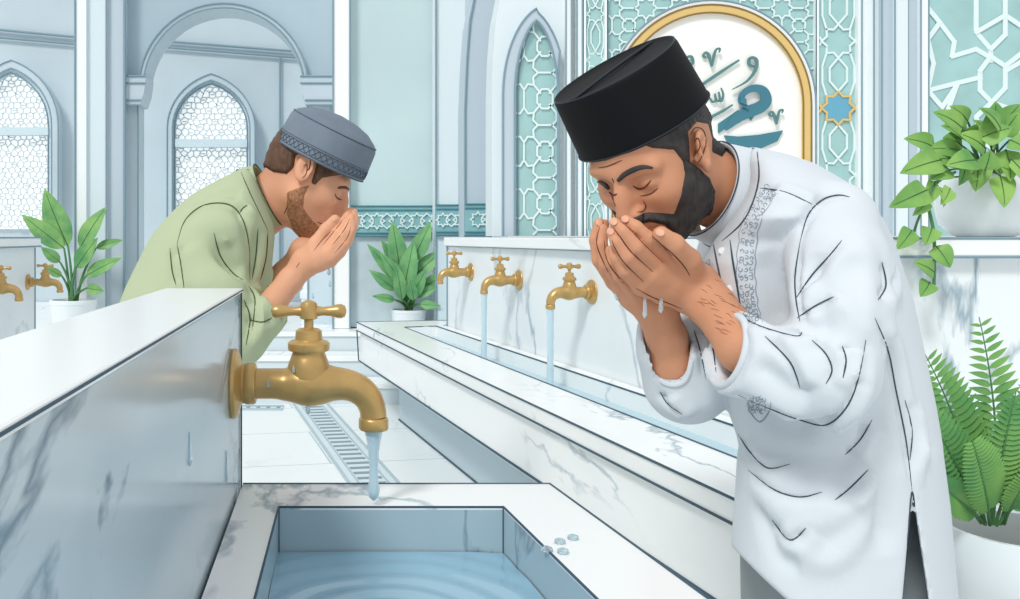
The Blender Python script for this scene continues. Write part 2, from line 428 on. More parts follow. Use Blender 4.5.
def strip(name, x0, x1, cx, cy, period, lbl):
    o = struct(face_slab(MB(), [(x0, 236), (x0, -70), (x1, -70), (x1, 236)], ZA+.02, .06), name, TEAL2, smooth=False)
    w = (x1-x0)/2; R = w*.82; segs = []; gold = []
    a, b = x0+w*.22, x1-w*.22
    for k in range(-4, 4):
        y = cy+k*period; s = poly_segs(star8(cx, y, R, R*.74, math.pi/8*0))
        q = [((cx-R, y), (x0, y-8)), ((cx-R, y), (x0, y+8)), ((cx+R, y), (x1, y-8)), ((cx+R, y), (x1, y+8))]
        (gold if k == 0 else segs).extend(s+q)
        t0, t1 = y+R, y+period-R; h = (t1-t0)
        segs += poly_segs([(cx, t0), (cx-w*.42, t0+h*.3), (cx-w*.42, t0+h*.7), (cx, t1), (cx+w*.42, t0+h*.7), (cx+w*.42, t0+h*.3)])
        segs += [((cx-R*.7, y+R*.7), (a, t0+h*.25)), ((cx+R*.7, y+R*.7), (b, t0+h*.25)), ((cx-R*.7, y+period-R*.7), (a, t0+h*.75)), ((cx+R*.7, y+period-R*.7), (b, t0+h*.75)),
                 ((a, t0+h*.25), (a, t0+h*.75)), ((b, t0+h*.25), (b, t0+h*.75))]
    clip = [(x0+1.5, 236), (x0+1.5, -60), (x1-1.5, -60), (x1-1.5, 236)]
    flatbars(MB(), segs, ZA+.009, 1.9 if w > 15 else 1.2, .006, clip).build('star_pattern', LAT, o, smooth=False)
    if w > 15:
        flatbars(MB(), gold, ZA+.006, 2.0, .006, clip).build('gold_star', GOLD, o, smooth=False)
        face_slab(MB(), star8(cx, cy, R*.9, R*.68), ZA+.012, .01).build('blue_star', mat('blue_star_tile', (108, 172, 198), .5), o, smooth=False)
    else:
        flatbars(MB(), gold, ZA+.014, 1.2, .006, clip).build('star_pattern', LAT, o, smooth=False)
    m = MB()
    for x in (x0, x1): face_slab(m, [(x-1, 236), (x-1, -70), (x+1, -70), (x+1, 236)], ZA-.01, .06)
    m.build('strip_frame', PW, o, smooth=False)
    m = MB()
    for x in (x0-1.5, x1+1.5): pxline(m, [(x, 236), (x, -60)], ZA-.005, .004)
    m.build('edge_line', INK, o)
strip('trim_9', 585, 606, 595.5, 60, 46, '')
strip('trim_10', 818, 859, 838.5, 108, 67, '')
# calligraphy alcove panel: teal spandrel, gold arch, cream field
fr = struct(face_slab(MB(), [(608, 236), (608, -70), (816, -70), (816, 236)], ZA+.03, .05), 'wall_alcove', TEAL2, smooth=False)
flatbars(MB(), star_cells(612, 816, -60, 90, 34), ZA+.019, 1.5, .006, [(609, 90), (609, -60), (815, -60), (815, 90)]).build('star_pattern', LAT, fr, smooth=False)
def rarch(cx, r, ys, yb): return [(cx-r, yb)]+[(cx-r*math.cos(math.pi*i/36), ys-r*math.sin(math.pi*i/36)) for i in range(37)]+[(cx+r, yb)]
cx, cy = 712, 104
pan = thing('calligraphy_panel', W(cx, 236, ZA), 'cream arched wall panel with gold band and teal calligraphy behind the bearded man', 'wall panel')
a1, a2, a3, a4 = rarch(cx, 104, cy, 236), rarch(cx, 99.5, cy, 236), rarch(cx, 91.5, cy, 236), rarch(cx, 90.5, cy, 236)
face_slab(MB(), a3, ZA-.02, .045).build('field', CREAM, pan, smooth=False)
ring_slab(MB(), a1, a2, ZA-.03, .055).build('outer_moulding', PW, pan, smooth=False)
ring_slab(MB(), a2, a3, ZA-.04, .065).build('gold_band', GOLD, pan, smooth=False)
m = MB(); pxline(m, a2, ZA-.04, .005); pxline(m, a3, ZA-.04, .005); m.build('edge_line', mat('bronze_line', (140, 112, 66), .6), pan)
m = MB(); pxline(m, a1, ZA-.03, .005); m.build('edge_line', INK2, pan)
def ribbon(mb, pts, ws, Z, th=.006, sub=5):
    P = [Vector((x, y, 0)) for x, y in pts]; n = len(P); Q = []; Wd = []
    for i in range(n-1):
        p0, p1, p2, p3 = P[max(i-1, 0)], P[i], P[i+1], P[min(i+2, n-1)]
        for k in range(sub):
            t = k/sub
            Q.append(.5*((2*p1)+(p2-p0)*t+(2*p0-5*p1+4*p2-p3)*t*t+(3*p1-p0-3*p2+p3)*t**3)); Wd.append(ws[i]*(1-t)+ws[i+1]*t)
    Q.append(P[-1]); Wd.append(ws[-1])
    for i in range(len(Q)-1):
        def sd(j):
            d = (Q[min(j+1, len(Q)-1)]-Q[max(j-1, 0)]).normalized(); return Vector((-d.y, d.x, 0))*Wd[j]/2
        a, b = Q[i], Q[i+1]; A, B = sd(i), sd(i+1)
        Z -= .0004
        face_slab(mb, [tuple((a+A)[:2]), tuple((b+B)[:2]), tuple((b-B)[:2]), tuple((a-A)[:2])], Z, th)
    return mb
def cc(L): return [(600+x/3.4, 20+y/3.4) for x, y in L]
zc = ZA-.035
m = MB()
ribbon(m, cc([(428, 372), (465, 335), (505, 312), (545, 296), (566, 272), (555, 240), (520, 232), (488, 250), (482, 275), (505, 300)]), [3, 10, 12, 12, 11, 9, 7, 6, 7, 2], zc)
face_slab(m, cc([(480, 262), (478, 280), (500, 290), (498, 268)]), zc-.025, .03)
face_slab(m, cc([(500, 300), (515, 342), (540, 300)]), zc+.001, .012)
face_slab(m, cc([(424, 392), (440, 425), (475, 442), (540, 440), (604, 412), (623, 375), (540, 390), (470, 396)]), zc, .012)
face_slab(m, cc([(404, 352), (404, 385), (500, 316), (470, 306)]), zc+.002, .012)
m.build('large_letters', CAL, pan, smooth=False)
ribbon(MB(), cc([(330, 232), (400, 184), (474, 136)]), [3, 3.2, 2], zc).build('letter_mark', CAL2, pan, smooth=False)
ribbon(MB(), cc([(382, 328), (420, 308), (452, 288)]), [3, 2.8, 1.5], zc).build('letter_mark', CAL2, pan, smooth=False)
ribbon(MB(), cc([(526, 158), (509, 152), (508, 134), (522, 128), (534, 140), (528, 172), (500, 208), (450, 236)]), [2, 3, 3.4, 3, 3.4, 3.4, 2.4, .8], zc).build('letter_mark', CAL2, pan, smooth=False)
ribbon(MB(), cc([(362, 128), (352, 122), (360, 110), (372, 122), (381, 158), (388, 122), (396, 100), (408, 98), (406, 110)]), [1.5, 2.4, 2, 3.2, 1, 3, 2, 2.2, 1], zc).build('letter_mark', CAL2, pan, smooth=False)
ribbon(MB(), cc([(584, 328), (576, 320), (586, 312), (594, 326), (601, 354), (606, 326), (612, 308), (622, 306), (620, 316)]), [1.2, 2.2, 2, 3, 1, 2.6, 2, 2, 1], zc).build('letter_mark', CAL2, pan, smooth=False)
ribbon(MB(), cc([(372, 262), (384, 278), (394, 272), (391, 250), (398, 274), (408, 270), (404, 244), (412, 276), (420, 254), (412, 230)]), [1.5, 2.2, 2, 1.5, 2.2, 2, 1.5, 2.6, 2, 1], zc).build('letter_mark', CAL2, pan, smooth=False)
ribbon(MB(), cc([(300, 160), (316, 146), (312, 126), (298, 126), (290, 142)]), [1, 3, 3, 2.4, 1], zc).build('letter_mark', CAL2, pan, smooth=False)

# stepped pilaster strips
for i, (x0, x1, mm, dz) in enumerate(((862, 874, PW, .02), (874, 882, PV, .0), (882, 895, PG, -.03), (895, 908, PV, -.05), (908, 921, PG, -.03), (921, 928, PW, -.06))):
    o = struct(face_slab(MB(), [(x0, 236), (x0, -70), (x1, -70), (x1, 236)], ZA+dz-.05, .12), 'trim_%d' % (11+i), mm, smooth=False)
    m = MB(); pxline(m, [(x0, 236), (x0, -60)], ZA+dz-.055, .0045); m.build('edge_line', INK2, o)
w4 = struct(face_slab(MB(), [(928, 236), (928, -70), (1120, -70), (1120, 236)], ZA-.05, .1), 'window_4', TEAL2, smooth=False)
segs = []
def cr(L): return [(860+x/2.0625, 20+y/2.0655) for x, y in L]
big = [[(128, -40), (165, 5), (140, 40), (152, 90), (140, 145), (170, 180)], [(165, 5), (195, 45), (190, 75), (240, 60), (265, 75)], [(240, -60), (240, 25), (270, 60), (270, 85)], [(240, 25), (300, -10), (330, 10)],
       [(270, 60), (300, 30), (300, -40)], [(248, 105), (270, 75), (300, 95), (300, 140), (272, 170), (248, 145), (248, 105)], [(130, 148), (200, 130), (250, 118)], [(300, 105), (335, 85)],
       [(170, 180), (200, 135), (180, 190), (200, 230)], [(272, 170), (240, 200), (250, 250), (330, 300)], [(272, 170), (330, 190)], [(140, 145), (128, 200), (140, 260)], [(300, 95), (345, 60), (400, 85), (400, 200), (330, 190)]]
for L in big: segs += poly_segs(cr(L), False)
flatbars(MB(), segs, ZA-.059, 4.6, .005).build('lattice', LAT, w4, smooth=False)
m = MB(); pxline(m, [(928, 236), (928, -60)], ZA-.06, .008); m.build('edge_line', INK2, w4)

# ------------------------------------------------------------------ tap wall with ledge
def wl(y, off=0): return (1.435-.18*y-off, y)     # line of the tap wall face
plan = [wl(2.1), (3.2, 2.1), (3.2, 4.74), (.62, 4.74), wl(4.65)]
tw = struct(MB().plan(plan, 0, EH-.04), 'wall_taps', MWALL, smooth=False)
plan2 = [(1.03, 2.07), (3.2, 2.07), (3.2, 4.74), (.61, 4.74), (.592, 4.68), wl(4.65, .02)]
MB().plan(plan2, EH-.045, EH-.002).build('ledge', MW, tw, smooth=False, bevel=.004)
m = MB()
for z in (EH-.003, EH-.046):
    line(m, [(.59, 4.66, z), (1.03, 2.07, z), (3.2, 2.07, z)], .0035)
line(m, [wl(4.65, .002)+(0,), wl(4.65, .002)+(EH-.05,)], .005)
m.build('edge_line', INK2, tw)
# ------------------------------------------------------------------ long trough
def ol(y, off=0): return (.982-.174*y+off, y)
tr = thing('ablution_trough', (.43, 3.1, 0), 'long white marble trough under the three wall taps', 'trough')
Y0, Y1 = 1.5, 4.87
RT = EH-.46
W2 = (.70, 4.99)
mm = MB()
inner = [ol(Y0+.1, .185), ol(Y1-.28, .185), wl(Y1-.22, .06), wl(Y0+.1, .06)]
outer = [ol(Y0), ol(Y1), (.66, 4.97), (.60, 4.66), wl(4.645, .004), wl(Y0+.61, .004), (1.04, 2.05), (1.04, 1.5)]
def rimring(m, O, I, z0, z1):
    # front, far end, wall side and near end slabs
    m.plan([O[0], O[1], I[1], I[0]], z0, z1); m.plan([O[1], (.66, 4.97), (.575, 4.66), I[2], I[1]], z0, z1)
    m.plan([I[3], I[2], wl(4.645, .004), wl(2.12, .004), (1.053, 2.05), (1.16, 2.05), (1.16, 1.6)], z0, z1)
    m.plan([O[0], I[0], I[3], (1.16, 1.6), (1.16, 1.5)], z0, z1)
def inset(p, d): return (p[0]+d, p[1])
rimring(mm, outer, inner, RT-.045, RT); mm.build('rim', MW, tr, smooth=False)
mm = MB(); O2 = [ol(Y0+.02, .015), ol(Y1-.02, .015)]
rimring(mm, O2, inner, RT-.21, RT-.045); mm.build('body', MW, tr, smooth=False)
MB().plan([ol(Y0+.05, .03), ol(Y1-.05, .03), wl(4.6, .02), wl(2.2, .02), (1.03, 2.03), (1.13, 2.03), (1.13, 1.55)], RT-.23, RT-.12).build('channel_floor', STEP, tr, smooth=False)
MB().plan([ol(Y0+.1, .18), ol(Y1-.2, .18), (.62, 4.9), wl(4.6, .02), wl(2.2, .02), (1.03, 2.03), (1.13, 2.03), (1.13, 1.6)], 0, RT-.21).build('plinth', KICK, tr, smooth=False)
m = MB()
for off, z, w_ in ((-.002, RT, .0028), (-.002, RT-.045, .0028), (.014, RT-.21, .004)):
    line(m, [ol(Y0, off)+(z,), ol(Y1, off)+(z,)]+([(.66, 4.97, z)] if z > .4 else []), w_)
line(m, [inner[0]+(RT,), inner[1]+(RT,), inner[2]+(RT,), inner[3]+(RT,)], .0028)
line(m, [ol(Y1, 0)+(RT-.05,), ol(Y1, .01)+(RT-.21,)], .0035)
line(m, [ol(Y0+.1, .178)+(.003,), ol(Y1-.2, .178)+(.003,)], .0045)
m.build('edge_line', INK, tr)
WAT = mat('pale_water', (176, 208, 220), .12, spec=.5)
o = MB().plan([inner[0], inner[1], inner[2], inner[3]], RT-.115, RT-.055).build('trough_water', WAT, None, smooth=False)
tag(o, 'shallow still water lying in the long trough below the wall taps', 'water', kind='stuff')
# ------------------------------------------------------------------ left tap block
lb = struct(MB().box((-2.1, 2.2, 0), (-1.43, 4.33, EH-.045)), 'wall_left', MWALL, smooth=False)
MB().box((-2.1, 2.2, EH-.045), (-1.41, 4.36, EH-.002)).build('ledge', MW, lb, smooth=False, bevel=.003)
m = MB()
for z in (EH-.003, EH-.045): line(m, [(-1.41, 2.3, z), (-1.41, 4.36, z), (-2, 4.36, z)], .004)
line(m, [(-1.43, 4.33, 0), (-1.43, 4.33, EH-.05)], .005); m.build('edge_line', INK2, lb)

# ------------------------------------------------------------------ foreground wall and basin
fw = thing('low_partition', (-.15, .8, 0), 'low blue-veined marble partition carrying the big brass tap in the foreground', 'partition')
ZT = EH-.064
MB().box((-.192, .12, 0), (-.107, 1.05, ZT)).build('body', MB_BLUE, fw, smooth=False, bevel=.003)
MB().plan([(-.196, .12), (-.104, .12), (-.104, 1.054), (-.196, 1.054)], ZT-.001, ZT+.004).build('top_slab', MW, fw, smooth=False, bevel=.002)
m = MB(); line(m, [(-.104, .15, ZT+.002), (-.104, 1.054, ZT+.002), (-.196, 1.054, ZT+.002), (-.196, .15, ZT+.002)], .0008)
line(m, [(-.106, 1.051, ZT), (-.106, 1.051, .4)], .0011); m.build('edge_line', INK, fw)
bs = thing('stone_basin', (.1, .75, 0), 'square white marble basin of water under the big foreground tap', 'basin')
BT = EH-.288
bo = [(-.104, .42), (.34, .42), (.254, 1.05), (-.104, 1.05)]
bi = [(-.066, .48), (.238, .48), (.183, .96), (-.057, .96)]
def ring4(m, O, I, z0, z1, z2=None, I2=None):
    for i in range(4):
        j = (i+1) % 4; m.prism([O[i]+(z0,), O[j]+(z0,), (I2 or I)[j]+(z2 if z2 else z0,), (I2 or I)[i]+(z2 if z2 else z0,)], [O[i]+(z1,), O[j]+(z1,), I[j]+(z1,), I[i]+(z1,)])
m = MB(); ring4(m, bo, bi, BT-.003, BT); m.build('rim', MW, bs, smooth=False)
bo2 = [(-.104, .43), (.335, .43), (.25, 1.045), (-.104, 1.045)]
m = MB(); ring4(m, bo2, [(x+(.0 if x > 0 else -.0), y) for x, y in bi], BT-.14, BT-.003); m.build('bowl_wall', MBAS, bs, smooth=False)
MB().plan(bo2, 0, BT-.14).build('pedestal', MW, bs, smooth=False)
m = MB(); line(m, [p+(BT,) for p in bo[1:]+bo[3:]], .0014); line(m, [(.34, .42, BT), (.254, 1.05, BT)], .0012)
line(m, [bi[0]+(BT,), bi[3]+(BT,), bi[2]+(BT,), bi[1]+(BT,)], .0013)
for i in (2, 3): line(m, [bi[i]+(BT,), bi[i]+(BT-.05,)], .0012)
m.build('edge_line', INK, bs)
# water surface with ripple rings
m = MB(); nx, ny = 110, 150; vs = []
dx0, dy0 = .05, .78
for j in range(ny+1):
    for i in range(nx+1):
        y = .49+(.958-.49)*j/ny; xl = -.064+.007*(j/ny); xr = .235-.053*(j/ny)
        x = xl+(xr-xl)*i/nx; r = math.hypot(x-dx0, (y-dy0)*1.0)
        h = .0022*math.sin(r*190)*math.exp(-r*9)+.0013*math.sin(x*38+y*11)*math.sin(y*30-x*9)
        vs.append((x, y, BT-.047+h))
m.add(vs, [(j*(nx+1)+i, j*(nx+1)+i+1, (j+1)*(nx+1)+i+1, (j+1)*(nx+1)+i) for j in range(ny) for i in range(nx)])
n0 = len(vs)
m.add([(x, y, BT-.13) for x, y, z in vs], [(j*(nx+1)+i, (j+1)*(nx+1)+i, (j+1)*(nx+1)+i+1, j*(nx+1)+i+1) for j in range(0) for i in range(nx)])
o = m.build('basin_water', mat('basin_water', (150, 190, 210), .06, spec=.8)); tag(o, 'rippling blue water filling the foreground marble basin', 'water', kind='stuff')
DROP = mat('water_drop', (218, 238, 246), .04, trans=.65, spec=.8)
def dropmesh(p, r, st=1.8, mb=None):
    mb = mb or MB(); prof = []
    for i in range(11):
        t = i/10; a = t*math.pi
        prof.append((max(r*math.sin(a)*(1-.55*t), 1e-5), -r*math.cos(a)*1.0+ (t*t)*r*st))
    return mb.lathe(prof, p, n=12)
for x, y, L in ((560, 543, 'middle'), (547, 551, 'leftmost'), (573, 539, 'rightmost'), (563, 553, 'nearest')):
    p = W(x, y, (EH-BT)*900/(y-237))
    o = MB().lathe([(.0001, .0), (.0055, .0005), (.005, .003), (.003, .0042), (.0001, .0046)], p, n=14).build('water_bead', DROP)
    tag(o, L+' of the four clear water beads on the right rim of the foreground basin', 'water drop', 'water beads on the basin rim')
# ------------------------------------------------------------------ brass taps
BR = mat('brass', (208, 170, 106), .32, metal=.5, spec=.6, var=.08, scale=30)
def smoothpts(P, sub=5):
    P = [Vector(p) for p in P]; n = len(P); Q = []
    for i in range(n-1):
        p0, p1, p2, p3 = P[max(i-1, 0)], P[i], P[i+1], P[min(i+2, n-1)]
        for k in range(sub):
            t = k/sub; Q.append(.5*((2*p1)+(p2-p0)*t+(2*p0-5*p1+4*p2-p3)*t*t+(3*p1-p0-3*p2+p3)*t**3))
    return Q+[P[-1]]
def make_tap(label):
    k = 1/2580.
    t = thing('brass_tap', (0, 0, 0), label, 'tap')
    MB().lathe([(60*k, 0), (94*k, 0), (97*k, 6*k), (94*k, 14*k), (82*k, 20*k), (60*k, 26*k), (54*k, 30*k), (54*k, 36*k)], axis=(1, 0, 0), n=40).build('wall_flange', BR, t)
    MB().lathe([(40*k, 34*k), (54*k, 35*k), (57*k, 40*k), (57*k, 62*k), (54*k, 66*k), (45*k, 68*k)], axis=(1, 0, 0), n=36).build('collar', BR, t)
    pts = [(60, 0, 42), (120, 0, 42), (150, -2, 46), (185, 0, 58), (215, 0, 62), (245, 0, 58), (285, 0, 47), (320, -4, 43), (350, -16, 41), (374, -38, 39), (387, -66, 37), (391, -92, 36)]
    Q = smoothpts([(x*k, 0, z*k+0) for x, z, r in pts]); Rr = smoothpts([(r, 0, 0) for x, z, r in pts])
    MB().tube(Q, [r.x*k for r in Rr], 28).build('spout', BR, t)
    MB().lathe([(30*k, -127*k), (38*k, -127*k), (41*k, -122*k), (41*k, -98*k), (38*k, -94*k), (34*k, -92*k)], o=(391*k, 0, 0), n=32).build('spout_rim', BR, t)
    MB().lathe([(60*k, 20*k), (58*k, 50*k), (50*k, 72*k), (45*k, 86*k), (46*k, 90*k), (56*k, 92*k), (58*k, 98*k), (58*k, 112*k), (52*k, 118*k), (38*k, 122*k), (36*k, 146*k), (28*k, 152*k), (16*k, 154*k)],
               o=(212*k, 0, 0), n=32).build('bonnet', BR, t)
    MB().lathe([(13*k, 150*k), (13*k, 182*k)], o=(212*k, 0, 0), n=16).build('stem', BR, t)
    h = MB().lathe([(14*k, 176*k), (24*k, 180*k), (26*k, 195*k), (25*k, 212*k), (21*k, 224*k), (8*k, 230*k)], o=(212*k, 0, 0), n=24)
    for s in (-1, 1):
        h.tube([(212*k+s*x*k, 0, 200*k) for x in (15, 40, 60, 78, 90, 100, 104)], [a*k for a in (16, 12, 14, 19, 20, 15, 4)], 16)
    h.build('cross_handle', BR, t)
    return t
proto = make_tap('large brass tap on the low marble partition in the foreground')
proto.location = (-.107, .963, EH-(383.6-237)/900*.963)
def put_tap(loc, ang, sc, label, group, rx=1.):
    c = copy_tree(proto); c.location = loc; c.rotation_euler = (0, 0, ang); c.scale = (sc*rx, sc, sc)
    c['label'] = label; c['group'] = group; return c
angR = math.atan2(-.18, -1)
taps = [(592, 292, 'nearest brass wall tap of the right row, running, beside the bearded man’s hands'.replace('’', "'")), (519, 280, 'middle brass wall tap of the right row, running water'), (471, 272, 'farthest brass wall tap of the right row, not running, by the leafy plant')]
TP = []
for i, (x, y, lb_) in enumerate(taps):
    # intersection of the pixel ray with the tap wall
    q = (x-332)/900; Yw = 1.435/(q+.18); p = Vector((q*Yw, Yw, EH-(y-237)/900*Yw))
    sc = [1.13, 1.13, 1.15][i]
    put_tap(p, angR, sc, lb_, 'brass taps on the right marble wall', .88)
    TP.append((p, sc))
put_tap((-1.43, 4.23, .738), 0, 1.0, 'farther brass tap on the left marble block, beside the potted plant', 'brass taps on the left marble block')
put_tap((-1.43, 3.65, .742), 0, 1.06, 'nearer brass tap on the left marble block, cut by the picture edge', 'brass taps on the left marble block')
k = 1/2580.
STR = mat('stream_water', (206, 230, 240), .08, trans=.15, spec=.7)
# foreground stream: narrowing thread ending in a fat drop
p0 = Vector((-.107+391*k, .963, proto.location.z-127*k))
zz = [0, .011, .025, .042, .056, .067, .074, .0785]; rr = [.0115, .0085, .0062, .0048, .0052, .0072, .0056, .0006]
o = MB().tube([p0-Vector((0, 0, z-.002)) for z in zz], [r*.95 for r in rr], 16).build('water_stream', STR)
tag(o, 'thin thread of water ending in a drop under the big foreground tap', 'water')
for y, r, nm in ((523, .0040, 'upper'), (557, .0028, 'lower')):
    o = dropmesh(W(376, y, .963), r).build('falling_drop', DROP); tag(o, '%s falling water drop below the big tap, above the basin water' % nm, 'water drop', 'drops falling from the big tap')
for i in (0, 1):
    p, sc = TP[i]; d = Vector((-1, -.18, 0)).normalized(); q = p+d*391*k*sc*.88; z0 = p.z-125*k*sc; z1 = RT-.056
    n = 10
    o = MB().tube([(q.x, q.y, z0+(z1-z0)*j/n) for j in range(n+1)], [.0135-.003*math.sin(j/n*3.1)*.8 for j in range(n+1)], 12).build('water_stream', STR)
    tag(o, ['stream of water falling from the nearest right wall tap', 'stream of water falling from the middle right wall tap'][i], 'water', 'streams under the right wall taps')
# clinging drops
for x, y, Zd, L in ((308, 411, .945, 'drop hanging from the underside of the big brass tap'),):
    o = dropmesh(W(x, y, .963), .0035).build('hanging_drop', DROP); tag(o, 'clear '+L, 'water drop')

for y, x, L in ((452, 189, 'long drip running down the marble partition face'), (470, 226, 'small drip on the partition below the big tap flange')):
    Yd = .107*900/(332-x); o = MB().tube([(-.1062, Yd, EH-(yy-237)/900*Yd) for yy in (y-20, y-8, y, y+8, y+14)], [.0006, .0011, .0014, .0019, .0006], 8).build('water_drip', DROP); tag(o, L, 'water drop')
for x, y, L in ((293.5, 371, 'on the bonnet neck'), (268, 386, 'on the left of the body')):
    o = dropmesh(W(x, y, .963-.019), .0022, 2.2).build('clinging_drop', DROP); tag(o, 'tiny water drop clinging to the big brass tap '+L, 'water drop')
# ------------------------------------------------------------------ plants
def leafmat(name, c1, c2): return mat(name, c1, .5, col2=c2, scale=9, spec=.3)
G1 = leafmat('broad_leaf_green', (138, 184, 108), (88, 146, 92)); G2 = leafmat('mid_leaf_green', (132, 186, 122), (88, 150, 102))
G3 = leafmat('vine_leaf_green', (150, 192, 100), (100, 156, 82)); G4 = leafmat('fern_green', (128, 178, 96), (82, 144, 84))
GS = mat('stem_green', (84, 134, 84), .6); GV = mat('leaf_vein', (56, 104, 62), .6); POT = mat('white_pot_glaze', (232, 240, 243), .25, spec=.5); SOIL = mat('soil', (104, 72, 52), .9, bump=.6, scale=60)
def leaf(p0, p1, w, nrm=(0, -1, .25), bend=.12, fold=.25, kind='lance', mb=None, vein=None, ns=9, th=.0012):
    """a leaf with thickness: midrib p0->p1 arched along nrm, blade folded about the midrib"""
    mb = mb or MB(); p0 = Vector(p0); p1 = Vector(p1); d = p1-p0; L = d.length; nv = Vector(nrm); nv = (nv-d*(nv.dot(d)/L/L)).normalized(); s = d.normalized().cross(nv)
    rows = []; mid = []
    for i in range(ns+1):
        t = i/ns
        if kind == 'lance': ww = w*max(.03, (math.sin(math.pi*min(1, t**.8)))**.8*(1-.25*t))
        elif kind == 'heart': ww = w*(.0 if t == 1 else (min(1, (t/.12))**.5*.9+.1)*math.cos(max(0, t-.22)/.78*math.pi/2)**.85)
        else: ww = w*max(.05, math.sin(math.pi*min(1, t*.9+.08))**.7)
        c = p0+d*t+nv*(bend*L*math.sin(math.pi*t*.9))
        mid.append(c); rows.append([c+s*(ww/2*q)+nv*(fold*ww/2*abs(q)-.15*abs(q)**2*ww*fold) for q in (-1, -.5, 0, .5, 1)])
    vs = [v for r in rows for v in r]; n = len(vs)
    fs = [(i*5+j, i*5+j+1, (i+1)*5+j+1, (i+1)*5+j) for i in range(ns) for j in range(4)]
    vs2 = [v-nv*th for v in vs]
    side = [(i*5, (i+1)*5, (i+1)*5+n, i*5+n) for i in range(ns)]+[((i+1)*5+4, i*5+4, i*5+4+n, (i+1)*5+4+n) for i in range(ns)]
    mb.add(vs+vs2, fs+[tuple(q+n for q in f[::-1]) for f in fs]+side+[(0, n, n+1, 1), (1, n+1, n+2, 2), (2, n+2, n+3, 3), (3, n+3, n+4, 4)])
    if vein is not None: vein.tube([m_+nv*.0008 for m_ in mid[:-1]], [max(.0006, .0035*w/.08*.5)*(1-i/ns*.7) for i in range(ns)], 5)
    return mb
def bez(a, b, c, n=8):
    a, b, c = Vector(a), Vector(b), Vector(c); return [(1-t)**2*a+2*t*(1-t)*b+t*t*c for t in [i/n for i in range(n+1)]]
def pot(parent, c, r0, r1, h, soil=True, round_=False):
    if round_: prof = [(r0*.8, 0), (r0, h*.04), (r1*.93, h*.22), (r1*1.03, h*.5), (r1*1.02, h*.75), (r1*.96, h), (r1*.88, h), (r1*.9, h*.8)]
    else: prof = [(r0*.9, 0), (r0, h*.02), (r1*.98, h*.85), (r1, h*.86), (r1, h*.98), (r1*.98, h), (r1*.9, h), (r1*.88, h*.86)]
    MB().lathe(prof, c, n=40).build('pot', POT, parent)
    if soil: MB().lathe([(r1*.2, h*.84), (r1*.89, h*.84), (r1*.87, h*.87), (.001, h*.89)], c, n=32).build('soil', SOIL, parent)
def big_plant(name, label, base, pr, ph, Zp, leaves, M_, stems_from, wsc=1):
    t = thing(name, base, label, 'plant'); pot(t, base, pr*.85, pr, ph)
    st = MB(); vn = MB()
    for i, (bx, by, tx, ty, w, dz) in enumerate(leaves):
        a = W(bx, by, Zp+dz*.4); b = W(tx, ty, Zp+dz)
        mb = leaf(a, b, w*Zp/900, kind='lance', bend=.05, nrm=(random.uniform(-.3, .3), -1, random.uniform(.0, .5)), vein=vn, ns=12, th=.002)
        mb.build('leaf', M_, t)
        root = Vector(base)+Vector(((bx-stems_from[0])*.0006+random.uniform(-.02, .02), random.uniform(-.03, .03), ph*.85))
        st.tube(bez(root, (root+a)/2+Vector(((root.x-a.x)*.3, 0, .02)), a), [.011-.0006*j for j in range(9)], 8)
    st.build('stems', GS, t); vn.build('veins', GV, t)
    return t
big_plant('leafy_plant', 'broad-leaved green plant in a white pot beside the left marble block', (-1.65, 5.75, .36), .15, .19, 5.72,
    [(68, 246, 45, 189, 30, 0), (64, 248, 22, 215, 22, -.02), (80, 248, 107, 207, 22, .02), (76, 268, 98, 238, 21, -.04), (86, 276, 122, 258, 17, -.06), (60, 262, 41, 247, 13, -.05), (62, 276, 44, 266, 10, -.08), (96, 248, 123, 240, 11, .05), (87, 288, 104, 291, 13, -.08)], G1, (73, 305))
big_plant('leafy_plant', 'bushy green plant in a white pot at the far end of the long trough', (.486, 5.715, .36), .114, .13, 5.66,
    [(400, 272, 392, 221, 22, .02), (412, 262, 431, 222, 20, .0), (404, 290, 414, 240, 22, -.05), (398, 280, 367, 244, 15, 0), (415, 275, 444, 250, 18, .02), (396, 290, 369, 270, 14, -.03), (420, 290, 448, 271, 15, -.02),
     (395, 300, 372, 296, 10, -.05), (415, 296, 440, 286, 12, -.06), (402, 300, 395, 262, 15, -.08), (410, 300, 427, 268, 16, -.07), (420, 304, 441, 306, 10, -.09), (405, 285, 380, 252, 15, -.04), (414, 300, 410, 278, 13, -.1), (398, 268, 381, 240, 14, .03)], G2, (410, 312))
# trailing plant on the ledge
lp = thing('trailing_plant', W(985, 237, 2.32), 'trailing heart-leaved plant in a round white pot on the right ledge', 'plant')
base = Vector((W(985, 237, 2.32).x, 2.32, EH-.002)); pot(lp, base, .07, .108, .16, round_=True)
LV = [(935,148,903,139,22),(962,128,932,112,20),(968,122,949,106,18),(990,130,995,101,22),(1000,135,1018,112,20),(962,146,942,138,24),(985,148,958,134,22),(975,160,945,166,22),(955,160,930,160,20),(940,160,899,174,25),
      (927,190,888,208,24),(950,170,928,180,17),(935,182,920,208,15),(912,230,896,250,17),(932,228,925,246,17),(930,214,944,235,0),(936,246,950,268,19),(934,272,913,262,17),(930,282,920,297,16),(978,160,975,192,22),(1000,176,1004,208,20),
      (965,162,958,186,15),(1010,140,1026,150,20),(1000,158,1022,170,22),(990,160,1000,176,18),(970,140,985,122,20),(980,138,1012,128,22),(1012,160,1030,190,20),(945,205,936,186,14),(928,200,912,216,13),(1005,120,1020,104,18),(985,170,990,150,20),(950,188,940,205,14),(958,150,925,150,19),(996,146,972,120,19),(1006,150,1010,182,19),(978,170,962,180,15),(968,136,940,126,17),(1000,128,978,108,17)]
vn = MB(); st = MB()
